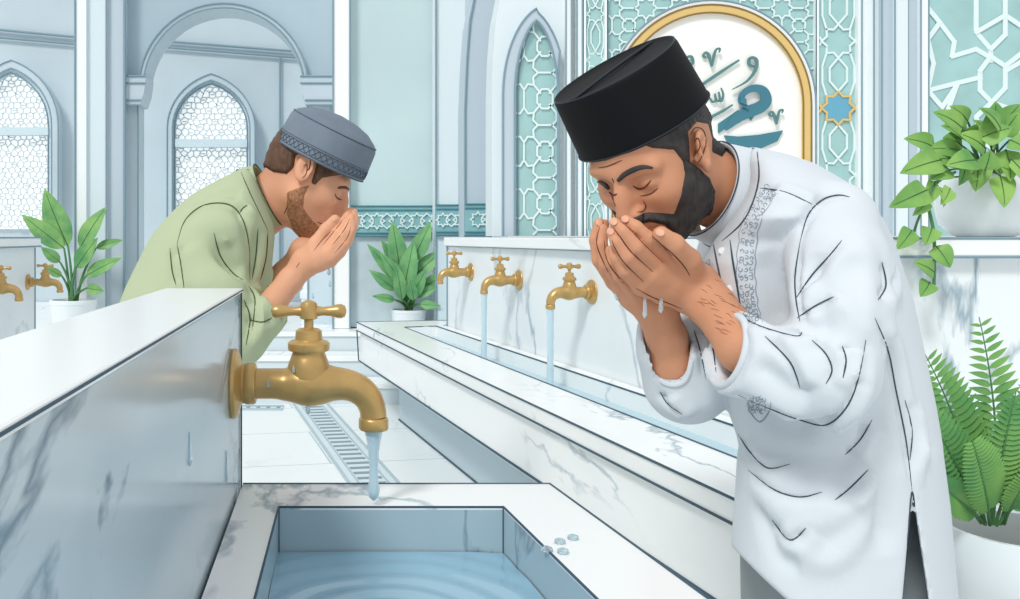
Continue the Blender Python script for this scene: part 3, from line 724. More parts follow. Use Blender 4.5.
vine = [W(955, 172, 2.26), W(938, 182, 2.16), W(928, 200, 2.05), W(934, 235, 2.035), W(934, 285, 2.035)]
st.tube(smoothpts(vine), .0035, 6)
st.tube(smoothpts([W(950, 172, 2.24), W(935, 185, 2.12), W(920, 215, 2.04), W(914, 232, 2.035)]), .003, 6)
for i, (bx, by, tx, ty, w) in enumerate(LV):
    if not w: continue
    low = by > 185
    z = 2.02 if low and bx < 960 else 2.14+random.uniform(-.03, .06)
    mb = leaf(W(bx, by, z), W(tx, ty, z-.015), w*z/900*1.12, nrm=(random.uniform(-.4, .4), -1, .35), bend=.1, fold=.25, kind='heart', vein=vn, ns=10, th=.0012)
    mb.build('leaf', G3, lp)
    if not low: st.tube(bez(base+Vector((random.uniform(-.04, .04), random.uniform(-.05, 0), .14)), (base+Vector((0, 0, .2))+W(bx, by, z))/2, W(bx, by, z)), .0025, 6)
st.build('stems', GS, lp); vn.build('veins', GV, lp)
# fern
fb = Vector((1.055, 1.38, 0))
fn = thing('potted_fern', fb, 'green fern in a tall white planter behind the bearded man', 'plant')
hp = EH-(531-237)/900*1.37
pot(fn, fb, .07, .105, hp)
FR = [((992,525),(1005,430),(979,317),0,21),((985,525),(965,430),(925,354),-.02,22),((1000,525),(1030,430),(1050,350),.03,22),((985,522),(960,470),(925,408),-.06,20),((990,522),(1000,460),(1016,392),-.05,20),
      ((982,524),(950,480),(930,440),.03,18),((996,526),(1040,480),(1060,430),-.04,20),((985,525),(975,470),(955,396),.05,20),((995,525),(1012,470),(1030,432),.02,18),((990,525),(985,480),(972,440),-.08,18),((1004,524),(1018,480),(1042,470),-.07,16),((984,522),(958,500),(936,480),-.05,14)]
st = MB(); fo = MB()
for a, b, c, dz, wl_ in FR:
    zf = 1.37+dz
    P = bez(W(*a, 1.37), W(*b, zf), W(*c, zf-.02), 26); st.tube(P, [.0028-.00008*i for i in range(27)], 6)
    for i in range(5, 26):
        t = i/26; Lf = wl_*1.37/900*(.25+.95*math.sin(math.pi*min(1, (t-.12)*1.05))**.7)*(1.1-.55*t)*1.5
        d = (P[i+1]-P[i-1]).normalized(); s = d.cross(Vector((0, -1, 0))).normalized()
        for q in (-1, 1):
            dr = (s*q+d*.55+Vector((0, -.12, -.1))).normalized()
            leaf(P[i], P[i]+dr*Lf, Lf*.30, nrm=(0, -1, .3), bend=.06, fold=.15, kind='lance', mb=fo, ns=5, th=.0008)
st.build('stems', GS, fn); fo.build('foliage', G4, fn)
# ------------------------------------------------------------------ figures: one smooth surface grown from tapered limbs
def smin(a, b, k):
    if k <= 0: return np.minimum(a, b)
    h = np.clip(.5+.5*(b-a)/k, 0, 1); return b*(1-h)+a*h-k*h*(1-h)
def smax(a, b, k): return -smin(-a, -b, k)
def d_cap(P, a, b, ra, rb):
    a = np.asarray(a, np.float32); b = np.asarray(b, np.float32); ab = b-a
    t = np.clip(((P-a)@ab)/max(float(ab@ab), 1e-9), 0, 1)
    return np.linalg.norm(P-a-t[..., None]*ab, axis=-1)-(ra+(rb-ra)*t)
def d_ell(P, c, r, R=None):
    q = P-np.asarray(c, np.float32)
    if R is not None: q = q@R
    r = np.asarray(r, np.float32); k0 = np.linalg.norm(q/r, axis=-1); k1 = np.linalg.norm(q/(r*r), axis=-1)
    return k0*(k0-1)/np.maximum(k1, 1e-6)
def surface(fn, lo, hi, h):
    lo = np.array(lo, np.float32); n = np.ceil((np.array(hi)-lo)/h).astype(int)+1
    ax = [lo[i]+np.arange(n[i], dtype=np.float32)*h for i in range(3)]
    F = np.empty(n, np.float32)
    Yg, Zg = np.meshgrid(ax[1], ax[2], indexing='ij')
    st = max(1, int(400000/(n[1]*n[2])))
    for i in range(0, n[0], st):
        xs = ax[0][i:i+st]; P = np.empty((len(xs), n[1], n[2], 3), np.float32)
        P[..., 0] = xs[:, None, None]; P[..., 1] = Yg; P[..., 2] = Zg
        F[i:i+st] = fn(P.reshape(-1, 3)).reshape(len(xs), n[1], n[2])
    for a in range(3):     # closed at the border of the block
        s = [slice(None)]*3; s[a] = 0; F[tuple(s)] = np.maximum(F[tuple(s)], h*.3); s[a] = -1; F[tuple(s)] = np.maximum(F[tuple(s)], h*.3)
    I = F < 0; m = n-1
    def cs(dx, dy, dz, A): return A[dx:dx+m[0], dy:dy+m[1], dz:dz+m[2]]
    cn = sum(cs(x, y, z, I).astype(np.int8) for x in (0, 1) for y in (0, 1) for z in (0, 1))
    act = (cn > 0) & (cn < 8); idx = np.argwhere(act); ID = -np.ones(m, np.int64); ID[act] = np.arange(len(idx))
    acc = np.zeros((len(idx), 3)); cnt = np.zeros(len(idx))
    cor = [(x, y, z) for x in (0, 1) for y in (0, 1) for z in (0, 1)]
    for a in cor:
        for b in cor:
            if sum(b)-sum(a) == 1 and sum(abs(b[i]-a[i]) for i in range(3)) == 1:
                fa = F[idx[:, 0]+a[0], idx[:, 1]+a[1], idx[:, 2]+a[2]]; fb = F[idx[:, 0]+b[0], idx[:, 1]+b[1], idx[:, 2]+b[2]]
                c = (fa < 0) != (fb < 0); t = fa/np.where(c, fa-fb, 1)
                p = np.array(a)+t[:, None]*(np.array(b)-np.array(a)); acc[c] += p[c]; cnt += c
    V = lo+h*(idx+acc/np.maximum(cnt, 1)[:, None]); Q = []
    for a in range(3):
        b, c = (a+1) % 3, (a+2) % 3
        s0 = [slice(0, k) for k in n]; s1 = [slice(0, k) for k in n]; s0[a] = slice(0, n[a]-1); s1[a] = slice(1, n[a])
        A, B = I[tuple(s0)], I[tuple(s1)]; E = np.argwhere(A != B); E = E[(E[:, b] > 0) & (E[:, c] > 0) & (E[:, b] < m[b]) & (E[:, c] < m[c])]
        ins = A[tuple(E.T)]
        def g(db, dc): e = E.copy(); e[:, b] -= db; e[:, c] -= dc; return ID[tuple(e.T)]
        q = np.stack([g(1, 1), g(0, 1), g(0, 0), g(1, 0)], 1); q[~ins] = q[~ins][:, ::-1]; Q.append(q)
    return V, np.concatenate(Q)
def normals(V, Q):
    n = np.cross(V[Q[:, 2]]-V[Q[:, 0]], V[Q[:, 3]]-V[Q[:, 1]]); N = np.zeros_like(V)
    for k in range(4): np.add.at(N, Q[:, k], n)
    return N/np.maximum(np.linalg.norm(N, axis=1), 1e-12)[:, None]
def relax(V, Q, it=1, w=.5):
    for _ in range(it):
        A = np.zeros_like(V); c = np.zeros(len(V))
        for k in range(4):
            a, b = Q[:, k], Q[:, (k+1) % 4]; np.add.at(A, a, V[b]); np.add.at(c, a, 1); np.add.at(A, b, V[a]); np.add.at(c, b, 1)
        V = V*(1-w)+w*A/np.maximum(c, 1)[:, None]
    return V
class Skin:
    def __init__(s, V, Q): s.V = V; s.Q = Q; s.N = normals(V, Q); s.bvh = None
    def tree(s):
        if not s.bvh: s.bvh = BVHTree.FromPolygons([tuple(v) for v in s.V], [tuple(q) for q in s.Q.tolist()])
        return s.bvh
    def pick(s, x, y, off=0.):
        d = (W(x, y, 1)-Vector((0, 0, EH))).normalized(); h, n, i, t = s.tree().ray_cast(Vector((0, 0, EH)), d)
        return None if h is None else h-d*off
    def line(s, pts, off=.0, sub=6):
        P = smoothpts([(x, y, 0) for x, y in pts], sub); return [p for p in (s.pick(q.x, q.y, off) for q in P) if p is not None]
    def dent(s, strokes):        # strokes: (pixel polyline, height, radius)
        D = np.zeros(len(s.V))
        for pts, hgt, r in strokes:
            L = s.line(pts)
            if len(L) < 2: continue
            L = np.array([tuple(p) for p in L]); lo, hi = L.min(0)-3*r, L.max(0)+3*r
            ix = np.where(((s.V > lo) & (s.V < hi)).all(1))[0]
            if not len(ix): continue
            P = s.V[ix]; best = np.full(len(ix), 1e9); par = np.zeros(len(ix))
            for j in range(len(L)-1):
                ab = L[j+1]-L[j]; t = np.clip(((P-L[j])@ab)/max(ab@ab, 1e-12), 0, 1); d = np.linalg.norm(P-L[j]-t[:, None]*ab, axis=1)
                u = d < best; best[u] = d[u]; par[u] = (j+t[u])/(len(L)-1)
            D[ix] += hgt*np.exp(-(best/r)**2)*np.clip(np.sin(np.pi*np.clip(par, .03, .97))*1.6, 0, 1)
        s.V = s.V+s.N*D[:, None]; s.N = normals(s.V, s.Q); s.bvh = None
    def mesh(s, name, m, parent, label=None, extra=None):
        mb = MB(); mb.v = [tuple(v) for v in s.V.tolist()]; mb.f = [tuple(q) for q in s.Q.tolist()]
        if extra: mb.add(extra.v, extra.f)
        o = mb.build(name, m, parent, label=label)
        o.data.shade_smooth()
        return o
def sdpoly(p, poly):
    """signed distance in pixels, positive inside"""
    n = len(p); d = np.full(n, 1e9); c = np.zeros(n, bool); m = len(poly)
    for i in range(m):
        a = np.array(poly[i], float); b = np.array(poly[i-1], float); e = b-a; w = p-a
        t = np.clip((w@e)/max(e@e, 1e-9), 0, 1); d = np.minimum(d, np.linalg.norm(w-t[:, None]*e, axis=1))
        k = (a[1] > p[:, 1]) != (b[1] > p[:, 1])
        with np.errstate(divide='ignore', invalid='ignore'): xx = (b[0]-a[0])*(p[:, 1]-a[1])/(b[1]-a[1])+a[0]
        c ^= k & (p[:, 0] < xx)
    return np.where(c, d, -d)
class Head:
    def __init__(s, O, size, M, near, ear_f=0., occ=1.):
        s.occ = occ
        s.O = np.array(O); s.size = size; s.M = np.array(M); s.near = near; s.ef = ear_f
    def loc(s, P): return ((np.asarray(P)-s.O)@s.M)/s.size
    def wor(s, p): return np.asarray(p)@s.M.T*s.size+s.O
    def fn(s, neck):
        def f(P):
            P = P.astype(np.float32).copy(); A = P.copy(); A[:, 1] = np.abs(A[:, 1])
            d = d_ell(A, (.0, 0, .032), (.088, .072, .088))
            d = smin(d, d_ell(A, (-.045*s.occ, 0, .0), (.050*s.occ, .058*s.occ, .062*s.occ)), .02)
            d = smin(d, d_ell(A, (.03, 0, -.02), (.060, .060, .075)), .03)
            d = smin(d, d_cap(A, (.012, .050, -.055), (.074, .0, -.098), .020, .020), .035)
            d = smin(d, d_ell(A, (.045, 0, -.07), (.042, .036, .035)), .02)
            d = smin(d, d_ell(A, (.074, 0, -.052), (.024, .028, .030)), .012)
            d = smin(d, d_ell(A, (.082, 0, -.100), (.013, .018, .014)), .014)
            d = smin(d, d_ell(A, (.060, .038, -.022), (.024, .022, .022)), .02)
            d = smin(d, d_cap(A, (.086, .0, .024), (.073, .045, .024), .010, .009), .012)
            d = smax(d, -d_ell(A, (.100, .031, .004), (.020, .017, .012)), .014)
            d = smin(d, d_ell(A, (.074, .031, .002), (.014, .017, .0125)), .003)
            d = smin(d, d_cap(A, (.090, 0, .018), (.114, 0, -.026), .0065, .0095), .008)
            d = smin(d, d_ell(A, (.094, 0, -.014), (.020, .012, .026)), .008)
            d = smin(d, d_ell(A, (.103, .0115, -.032), (.0115, .007, .0075)), .006)
            d = smax(d, -d_ell(A, (.107, .008, -.039), (.006, .0032, .003)), .002)
            d = smin(d, d_cap(A, (.0935, 0, -.0575), (.082, .021, -.062), .0058, .003), .005)
            d = smin(d, d_cap(A, (.0915, 0, -.0715), (.081, .018, -.068), .0070, .003), .005)
            d = smax(d, -d_cap(A, (.101, 0, -.0645), (.085, .024, -.064), .0016, .0012), .003)
            for a, b, ra, rb in neck: d = smin(d, d_cap(P, a, b, ra, rb), .022)
            e = s.ef; c, si = math.cos(.22), math.sin(.22)
            R = np.array([[c, 0, -si], [0, 1, 0], [si, 0, c]], np.float32) @ np.array([[math.cos(.35), -math.sin(.35), 0], [math.sin(.35), math.cos(.35), 0], [0, 0, 1]], np.float32)
            ear = d_ell(A, (-.006+e, .081, .002), (.019, .0075, .031), R)
            ear = smax(ear, -d_ell(A, (-.003+e, .089, .006), (.0115, .0075, .020), R), .004)
            ear = smin(ear, d_ell(A, (.006+e, .078, -.003), (.005, .006, .007)), .004)
            ear = smin(ear, d_cap(A, (-.010+e, .083, .012), (-.006+e, .083, -.008), .0025, .0022), .003)
            return smin(d, ear, .006)
        return f
    def build(s, neckw, h=.0023, low=-.2, back=-.16):
        nk = [(s.loc(a), s.loc(b), ra/s.size, rb/s.size) for a, b, ra, rb in neckw]
        V, Q = surface(s.fn(nk), (back, -.105, low), (.135, .105, .14), h/s.size)
        s.L = relax(V, Q, 1, .3); return Skin(s.wor(s.L), Q)
    def shell(s, sk, poly, thick, noise, name, m, parent, mirror=True, ramp=5., extra=None, maxu=9, freq=90, label=None):
        L = s.loc(sk.V); A = L.copy()
        if mirror: A[:, 1] = np.abs(A[:, 1])*s.near
        Wp = s.wor(A); p = np.stack([332+900*Wp[:, 0]/Wp[:, 1], 237-900*(Wp[:, 2]-EH)/Wp[:, 1]], 1)
        sd = sdpoly(p, poly)
        if extra is not None: sd = np.where(extra(L), sd, -9)
        keep = sd > -4; F = sk.Q[keep[sk.Q].all(1)]; u = np.unique(F); mp = -np.ones(len(sk.V), int); mp[u] = np.arange(len(u))
        t = np.clip(sd[u]/ramp, -1, 1); t = np.where(t > 0, t**.6, t)
        Lu = L[u]; ang = Lu[:, 0]*1.0+Lu[:, 2]*.35
        wv = np.sin(ang*freq*7+3*np.sin(Lu[:, 2]*60)+Lu[:, 1]*150)*.5+np.sin(ang*freq*13+Lu[:, 1]*90+5*np.sin(Lu[:, 2]*40))*.5
        off = thick*t+noise*wv*np.clip(t, 0, 1)-.0006
        N = sk.N[u]; V1 = sk.V[u]+N*off[:, None]; V0 = sk.V[u]-N*.004
        mb = MB(); n = len(u); mb.v = [tuple(v) for v in np.concatenate([V1, V0]).tolist()]; f = mp[F]
        from collections import Counter
        ed = {}
        for q in f.tolist():
            for k in range(4):
                a, b = q[k], q[(k+1) % 4]
                if (b, a) in ed: del ed[(b, a)]
                else: ed[(a, b)] = 1
        mb.f = [tuple(q) for q in f.tolist()]+[tuple(x+n for x in q[::-1]) for q in f.tolist()]+[(b, a, a+n, b+n) for a, b in ed]
        o = mb.build(name, m, parent, label=label); o.data.shade_smooth(); return o
FITS = {}
def loft(P, rows, Zc, ex=2.2, kx=0.):
    if id(rows) not in FITS:      # widths that show the wanted outline from a real distance
        A = np.linspace(0, 2*np.pi, 181); ca, sa = np.cos(A), np.sin(A); ca = np.sign(ca)*np.abs(ca)**(2/ex); sa = np.sign(sa)*np.abs(sa)**(2/ex); out = []
        for y_, l, r, h in rows:
            tl, tr = l, r
            for _ in range(40):
                cx, rx = ((tl+tr)/2-332)/900*Zc, max((tr-tl)/2/900*Zc, .004); u = 332+900*(cx+rx*ca+kx*h*sa)/(Zc+h*sa); tl += (l-u.min())*.7; tr += (r-u.max())*.7
                if tr-tl < 4: tr = tl+4
            out.append((y_, tl, tr, h))
        FITS[id(rows)] = out
    R = np.array(FITS[id(rows)], float); y = 237-900*(P[:, 2]-EH)/Zc
    xl = np.interp(y, R[:, 0], R[:, 1]); xr = np.interp(y, R[:, 0], R[:, 2]); hd = np.interp(y, R[:, 0], R[:, 3])
    cx = ((xl+xr)/2-332)/900*Zc; rx = np.maximum((xr-xl)/2/900*Zc, .004)
    q = (np.abs((P[:, 0]-kx*(P[:, 1]-Zc)-cx)/rx)**ex+np.abs((P[:, 1]-Zc)/hd)**ex)**(1/ex)
    d = (q-1)*np.minimum(rx, hd)*.85
    return np.maximum(d, (R[0, 0]-y)*Zc/900)
def chain(P, pts, k=.006):
    d = None
    for (a, b) in zip(pts[:-1], pts[1:]):
        c = d_cap(P, tuple(W(*a[:3])), tuple(W(*b[:3])), a[3], b[3]); d = c if d is None else smin(d, c, k)
    return d
def halfplane(P, p, n):
    n = np.array(n, float); n /= np.linalg.norm(n); return (P-np.array(tuple(p)))@n
def surface_line(sk, mb, pts, r=.0010, off=.0004, sub=6):
    L = sk.line(pts, off, sub)
    if len(L) > 1:
        n = len(L); mb.tube(L, [r*(.35+.65*min(1, 4*min(i, n-1-i)/n)) for i in range(n)], 6)
def curls(sk, mb, path, hw, n, r=.00055, seed=1, sc=1.):
    rr = random.Random(seed); P = smoothpts([(x, y, 0) for x, y in path], 12); m = len(P)
    for i in range(n):
        t = i/(n-1); j = min(int(t*(m-1)), m-2); c = P[j]; d = (P[j+1]-P[j]).normalized(); s = Vector((-d.y, d.x, 0))
        for q in (-1, 0, 1):
            o = c+s*hw*q*.62+d*rr.uniform(-1, 1); a0 = rr.uniform(0, 6.3); sg = rr.choice((-1, 1)); R = hw*.33*rr.uniform(.8, 1.2)
            surface_line(sk, mb, [(o.x+R*(1-k/14)*math.cos(a0+sg*k*.55), o.y+R*(1-k/14)*math.sin(a0+sg*k*.55)) for k in range(11)], r, .0003, 2)
    for q in (-1, 1): surface_line(sk, mb, [((P[j]+Vector((0, 0, 0))).x+q*hw*1.15*1+math.sin(j*1.1)*hw*.12, P[j].y) for j in range(0, m, 2)], r, .0003, 1)
def nail(mb, sk, x, y, dx, dy, l=.0055, w=.0042):
    a = sk.pick(x, y); b = sk.pick(x+dx, y+dy); c = sk.pick(x-dy*.5, y+dx*.5)
    if not (a and b and c): return
    t = (b-a).normalized(); nrm = t.cross(c-a).normalized()
    if nrm.y > 0: nrm = -nrm
    s_ = t.cross(nrm); vs = []; N = 16
    for k, (q, h) in enumerate(((1, -.001), (1, .0003), (.75, .0009), (.01, .0012))):
        vs += [a+t*math.cos(2*math.pi*i/N)*l*q+s_*math.sin(2*math.pi*i/N)*w*q+nrm*h for i in range(N)]
    mb.add(vs, [(k*N+i, k*N+(i+1) % N, (k+1)*N+(i+1) % N, (k+1)*N+i) for k in range(3) for i in range(N)])

SKIN1 = mat('warm_skin', (218, 156, 121), .55, spec=.25, var=.05, scale=14); SKIN2 = mat('light_warm_skin', (230, 170, 136), .55, spec=.25, var=.04, scale=14)
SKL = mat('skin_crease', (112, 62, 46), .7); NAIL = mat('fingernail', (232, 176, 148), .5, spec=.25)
HAIR1 = mat('dark_grey_hair', (52, 50, 50), .6, spec=.3, col2=(70, 66, 64), scale=60); HAIR2 = mat('brown_hair', (84, 60, 46), .6, spec=.3, col2=(104, 76, 58), scale=60)
BEARD2 = mat('short_brown_beard', (140, 98, 70), .8, col2=(184, 132, 98), scale=160)
KUR1 = mat('white_cotton', (217, 224, 230), .85, spec=.15, bump=.05, scale=300); KUR2 = mat('sage_cotton', (182, 194, 160), .85, spec=.15, bump=.05, scale=300)
THR1 = mat('grey_thread', (150, 164, 178), .8); FOLD1 = mat('dark_grey_ink_line', (62, 74, 86), .8); FOLD2 = mat('olive_ink_line', (74, 84, 58), .8)  # FOLD colours: ink for crease shade drawn on cloth, also seams and collar edges
TRO = mat('grey_trouser_cloth', (150, 158, 160), .85)

# ================================================================== bearded man in white
man = thing('person', (.62, 1.2, 0), 'bearded man in a white embroidered kurta and black cap washing his face with cupped hands', 'person')
M1 = [[-.621, .612, -.49], [-.496, -.791, -.359], [-.607, .02, .794]]
ZH = 1.15
H1 = Head(tuple(W(653.7, 153, ZH)), .90, M1, 1, .018)
nb = W(765, 212, 1.2)
sk = H1.build([(tuple(W(676, 172, 1.17)), tuple(nb), .050, .050)], low=-.20, back=-.24)
head1 = sk
# hands and forearms
def hands1(P):
    d = None
    near_f = [[(668, 258, 1.068, .0099), (649, 239, 1.046, .0084), (636, 227, 1.046, .0074), (626, 220, 1.052, .0064)],
              [(658, 267, 1.064, .0102), (636, 247, 1.040, .0086), (623, 231, 1.040, .0074), (614.5, 222.5, 1.046, .0064)],
              [(648, 277, 1.066, .0099), (627, 257, 1.044, .0081), (616.5, 242, 1.044, .0071), (611.5, 232, 1.050, .0060)],
              [(640, 287, 1.074, .0088), (624, 271, 1.056, .0072), (616, 258, 1.055, .0064), (612.5, 249, 1.060, .0055)]]
    near_m = [[(696, 285, 1.102, .022), (682, 268, 1.085, .018), (668, 258, 1.068, .0118)], [(696, 286, 1.10, .022), (676, 276, 1.082, .018), (658, 267, 1.064, .0122)],
              [(694, 290, 1.10, .022), (671, 284, 1.084, .017), (648, 277, 1.066, .0118)], [(690, 296, 1.104, .020), (665, 292, 1.090, .015), (640, 287, 1.074, .0105)]]
    for c in near_m: e = chain(P, c, .008); d = e if d is None else smin(d, e, .010)
    th = chain(P, [(694, 278, 1.085, .018), (688, 260, 1.058, .0140), (674, 244, 1.038, .0112), (661, 234.5, 1.032, .0096)], .005)
    d = smin(d, th, .006)
    arm = chain(P, [(694, 287, 1.104, .0265), (712, 306, 1.075, .0255), (745, 348, 1.015, .0285), (815, 376, .97, .028)], .01)
    d = smin(d, arm, .018)
    for c in near_f: d = smin(d, chain(P, c, .003), .0025)
    far_f = [[(622, 286, 1.112, .0101), (606, 264, 1.105, .0086), (601, 245, 1.105, .0076), (603, 229, 1.108, .0067)],
             [(614, 282, 1.128, .0101), (599, 260, 1.124, .0086), (595.5, 240, 1.124, .0076), (599, 223, 1.126, .0065)],
             [(618, 276, 1.142, .0101), (602, 256, 1.142, .0084), (600, 238, 1.140, .0074), (604, 224, 1.140, .0064)],
             [(634, 292, 1.100, .0090), (620, 277, 1.086, .0077), (612, 263, 1.084, .0069), (610, 250, 1.086, .0058)]]
    e = None
    for c in far_f:
        q = chain(P, [(655, 306, 1.135, .021), ((655+c[0][0])/2-2, (306+c[0][1])/2+2, 1.125, .015), c[0]], .006); e = q if e is None else smin(e, q, .009)
    e = smin(e, chain(P, [(652, 300, 1.14, .02), (640, 272, 1.155, .014), (632, 250, 1.155, .011), (634, 236, 1.15, .0095)], .006), .01)
    e = smin(e, chain(P, [(655, 305, 1.136, .0225), (666, 335, 1.145, .0235), (673, 366, 1.155, .0245), (684, 384, 1.18, .022)], .01), .016)
    for c in far_f: e = smin(e, chain(P, c, .003), .0025)
    return smin(d, e, .002)
V, Q = surface(hands1, (tuple(W(585, 440, 1.0))[0], .93, tuple(W(585, 440, 1.0))[2]-.01), (tuple(W(835, 205, 1.25))[0], 1.25, tuple(W(835, 205, 1.25))[2]), .0024)
hnd1 = Skin(V, Q)
core = MB()
core.tube([nb, W(808, 285, 1.2), W(835, 380, 1.2), W(850, 480, 1.2), W(850, 560, 1.2)], [.04, .06, .08, .08, .06], 20)
for yy, f in ((1.2, W(900, 560, 1.2)), (1.24, W(800, 560, 1.24))):
    core.tube([(f.x-.01, yy, .52), (f.x, yy, .30), (f.x, yy, .08)], [.045, .045, .036], 16); core.tube([(f.x+.06, yy, .035), (f.x, yy, .045), (f.x-.09, yy, .03), (f.x-.16, yy, .02)], [.03, .04, .03, .018], 14)
core.tube([W(740, 250, 1.3), W(712, 330, 1.27), W(688, 378, 1.19)], [.03, .025, .022], 14); core.tube([W(830, 240, 1.1), W(822, 372, .97)], [.03, .026], 14)
V = np.concatenate([head1.V, hnd1.V]); Q = np.concatenate([head1.Q, hnd1.Q+len(head1.V)])
body = Skin(V, Q)
body.mesh('body', SKIN1, man, extra=core)
cr = MB()
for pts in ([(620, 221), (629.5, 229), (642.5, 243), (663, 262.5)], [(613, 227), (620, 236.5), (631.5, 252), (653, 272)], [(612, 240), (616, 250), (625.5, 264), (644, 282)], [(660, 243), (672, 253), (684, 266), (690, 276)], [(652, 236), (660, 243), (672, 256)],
            [(636, 288), (652, 297), (668, 303), (682, 309)], [(604, 240), (608, 262), (624, 284)], [(600, 226), (597, 245), (608, 272)]): surface_line(hnd1, cr, pts, .0009, -.0002)
for pts in ([(633, 186), (639, 189), (645, 187), (651, 180)], [(609, 192), (613, 195), (617, 194)]): surface_line(head1, cr, pts, .0013)
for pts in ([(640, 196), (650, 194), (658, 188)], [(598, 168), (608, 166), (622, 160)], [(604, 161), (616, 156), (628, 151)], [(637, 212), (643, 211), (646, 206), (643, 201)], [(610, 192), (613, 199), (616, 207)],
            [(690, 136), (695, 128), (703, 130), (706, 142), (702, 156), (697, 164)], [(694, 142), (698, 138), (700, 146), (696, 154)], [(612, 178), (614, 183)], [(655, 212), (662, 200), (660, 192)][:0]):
    if pts: surface_line(head1, cr, pts, .00075)
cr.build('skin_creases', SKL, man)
ah = MB(); r_ = random.Random(5)
for i in range(28):
    t = r_.random(); v = r_.uniform(-1, 1); x = 700+t*30-v*11; y = 288+t*32+v*13
    surface_line(hnd1, ah, [(x, y), (x+3, y+r_.uniform(0, 2)), (x+r_.uniform(6, 10), y+r_.uniform(2, 5))], .00028, .0002, 2)
ah.build('arm_hair', SKL, man)
for x, y, dx, dy in ((660, 232.5, -3, -2), (625, 219, -2, -3), (613.5, 221.5, -2, -3), (610.5, 231, -1, -3), (599, 222, 0, -3)): nl = MB(); nail(nl, hnd1, x, y, dx, dy); nl.build('fingernail', NAIL, man)
# brows
for pts, w in (([(618, 181), (624, 175), (633, 170), (643, 167), (653, 168)], (.9, 1.3, 1.4, 1.1, .4)), ([(596, 182), (600, 182), (605, 185), (609, 189)], (.5, 1.0, 1.2, .8))):
    br = MB(); L = head1.line(pts, .0008, 5); n = len(L)
    if n > 2: br.tube(L, [.0026*float(np.interp(i/(n-1), np.linspace(0, 1, len(w)), w)) for i in range(n)], 8); br.build('eyebrow', HAIR1, man)
hp1 = [(630, 140), (652, 148), (674, 150), (684, 163), (690, 163), (688, 132), (697, 122), (708, 124), (712, 138), (712, 152), (722, 157), (728, 148), (722, 122), (706, 92), (690, 50), (590, 70), (600, 120)]
H1.shell(head1, hp1, .0055, .0009, 'hair', HAIR1, man, ramp=4, extra=lambda L: L[:, 2] < .062)
bp1 = [(682, 158), (685, 174), (681, 196), (674, 214), (662, 213), (648, 212), (632, 218), (622, 224), (634, 226), (650, 222), (664, 225), (670, 231), (664, 238), (648, 240), (630, 245), (640, 275), (690, 268), (704, 242), (713, 216), (714, 190), (709, 178), (694, 164)]
H1.shell(head1, bp1, .0075, .0013, 'beard', HAIR1, man, ramp=5, extra=lambda L: (L[:, 2] > -.16) & ~((L[:, 0] < .015) & (L[:, 2] < -.10)))
# kurta
c1 = W(717, 193, 1.18); n1 = Vector((-.90, -.20, .28)).normalized()
ZC = 1.2
rows1 = [(149, 741, 760, .03), (156, 742, 790, .07), (166, 744, 818, .11), (186, 746, 852, .15), (200, 742, 868, .17), (220, 730, 884, .19), (240, 714, 894, .165), (260, 702, 901, .16), (300, 704, 914, .155), (350, 714, 925, .15), (400, 726, 936, .155), (428, 736, 941, .16),
         (440, 739, 943, .175), (450, 737, 944, .178), (500, 734, 951, .185), (545, 730, 955, .19), (620, 727, 962, .195), (700, 726, 966, .2)]
def kurta1(P):
    d = loft(P, rows1, ZC, kx=.55)
    y = 237-900*(P[:, 2]-EH)/P[:, 1]; x = 332+900*P[:, 0]/P[:, 1]
    hem = np.interp(x, [600, 730, 765, 800, 950], [545, 545, 580, 612, 640])
    d = smax(d, (y-hem)*.0011, .003)
    wd = np.maximum(np.abs(x-(912+(y-490)*.03))-(y-490)*.12, 490-y)*.0012
    d = smax(d, -np.maximum(wd, P[:, 1]-1.17), .002)
    nk = d_cap(P, tuple(c1+n1*.12), tuple(c1-n1*.018), .067, .067); d = smax(d, -nk, .004)
    # near sleeve
    s = chain(P, [(830, 224, 1.07, .052), (836, 262, 1.01, .049), (838, 320, .975, .047), (824, 378, .965, .049)], .02)
    s2 = chain(P, [(824, 378, .965, .050), (785, 373, .985, .0465), (728, 351, 1.02, .0435), (690, 332, 1.04, .043)], .02)
    s = smin(s, s2, .02)
    pc = W(728, 351, 1.02); s = smax(s, halfplane(P, pc, (-.96, 0, .26)), .002)
    hole = chain(P, [(700, 328, 1.04, .035), (748, 358, 1.01, .034)], .001); s = smax(s, -hole, .003)
    d = smin(d, s, .005)
    # far sleeve hanging from the elbow
    f = chain(P, [(735, 250, 1.30, .05), (716, 320, 1.27, .048), (688, 380, 1.185, .050)], .02)
    f2 = chain(P, [(686, 382, 1.18, .050), (674, 350, 1.165, .042), (668, 305, 1.15, .040)], .02)
    f = smin(f, f2, .025)
    q = (P-np.array(tuple(W(652, 322, 1.15))))
    f = smax(f, halfplane(P, W(668, 335, 1.15), (-.15, -.62, .75)), .003)
    fh = chain(P, [(662, 315, 1.14, .029), (672, 360, 1.150, .028)], .001); f = smax(f, -fh, .003)
    f = smax(f, -chain(P, [(662, 300, 1.09, .038), (670, 360, 1.112, .026)], .001), .006)
    return smin(d, f, .005)
V, Q = surface(kurta1, (tuple(W(640, 300, 1.15))[0]-.01, .88, EH-.56), (.90, 1.43, EH+.13), .0038)
kt = Skin(relax(V, Q, 2, .4), Q)
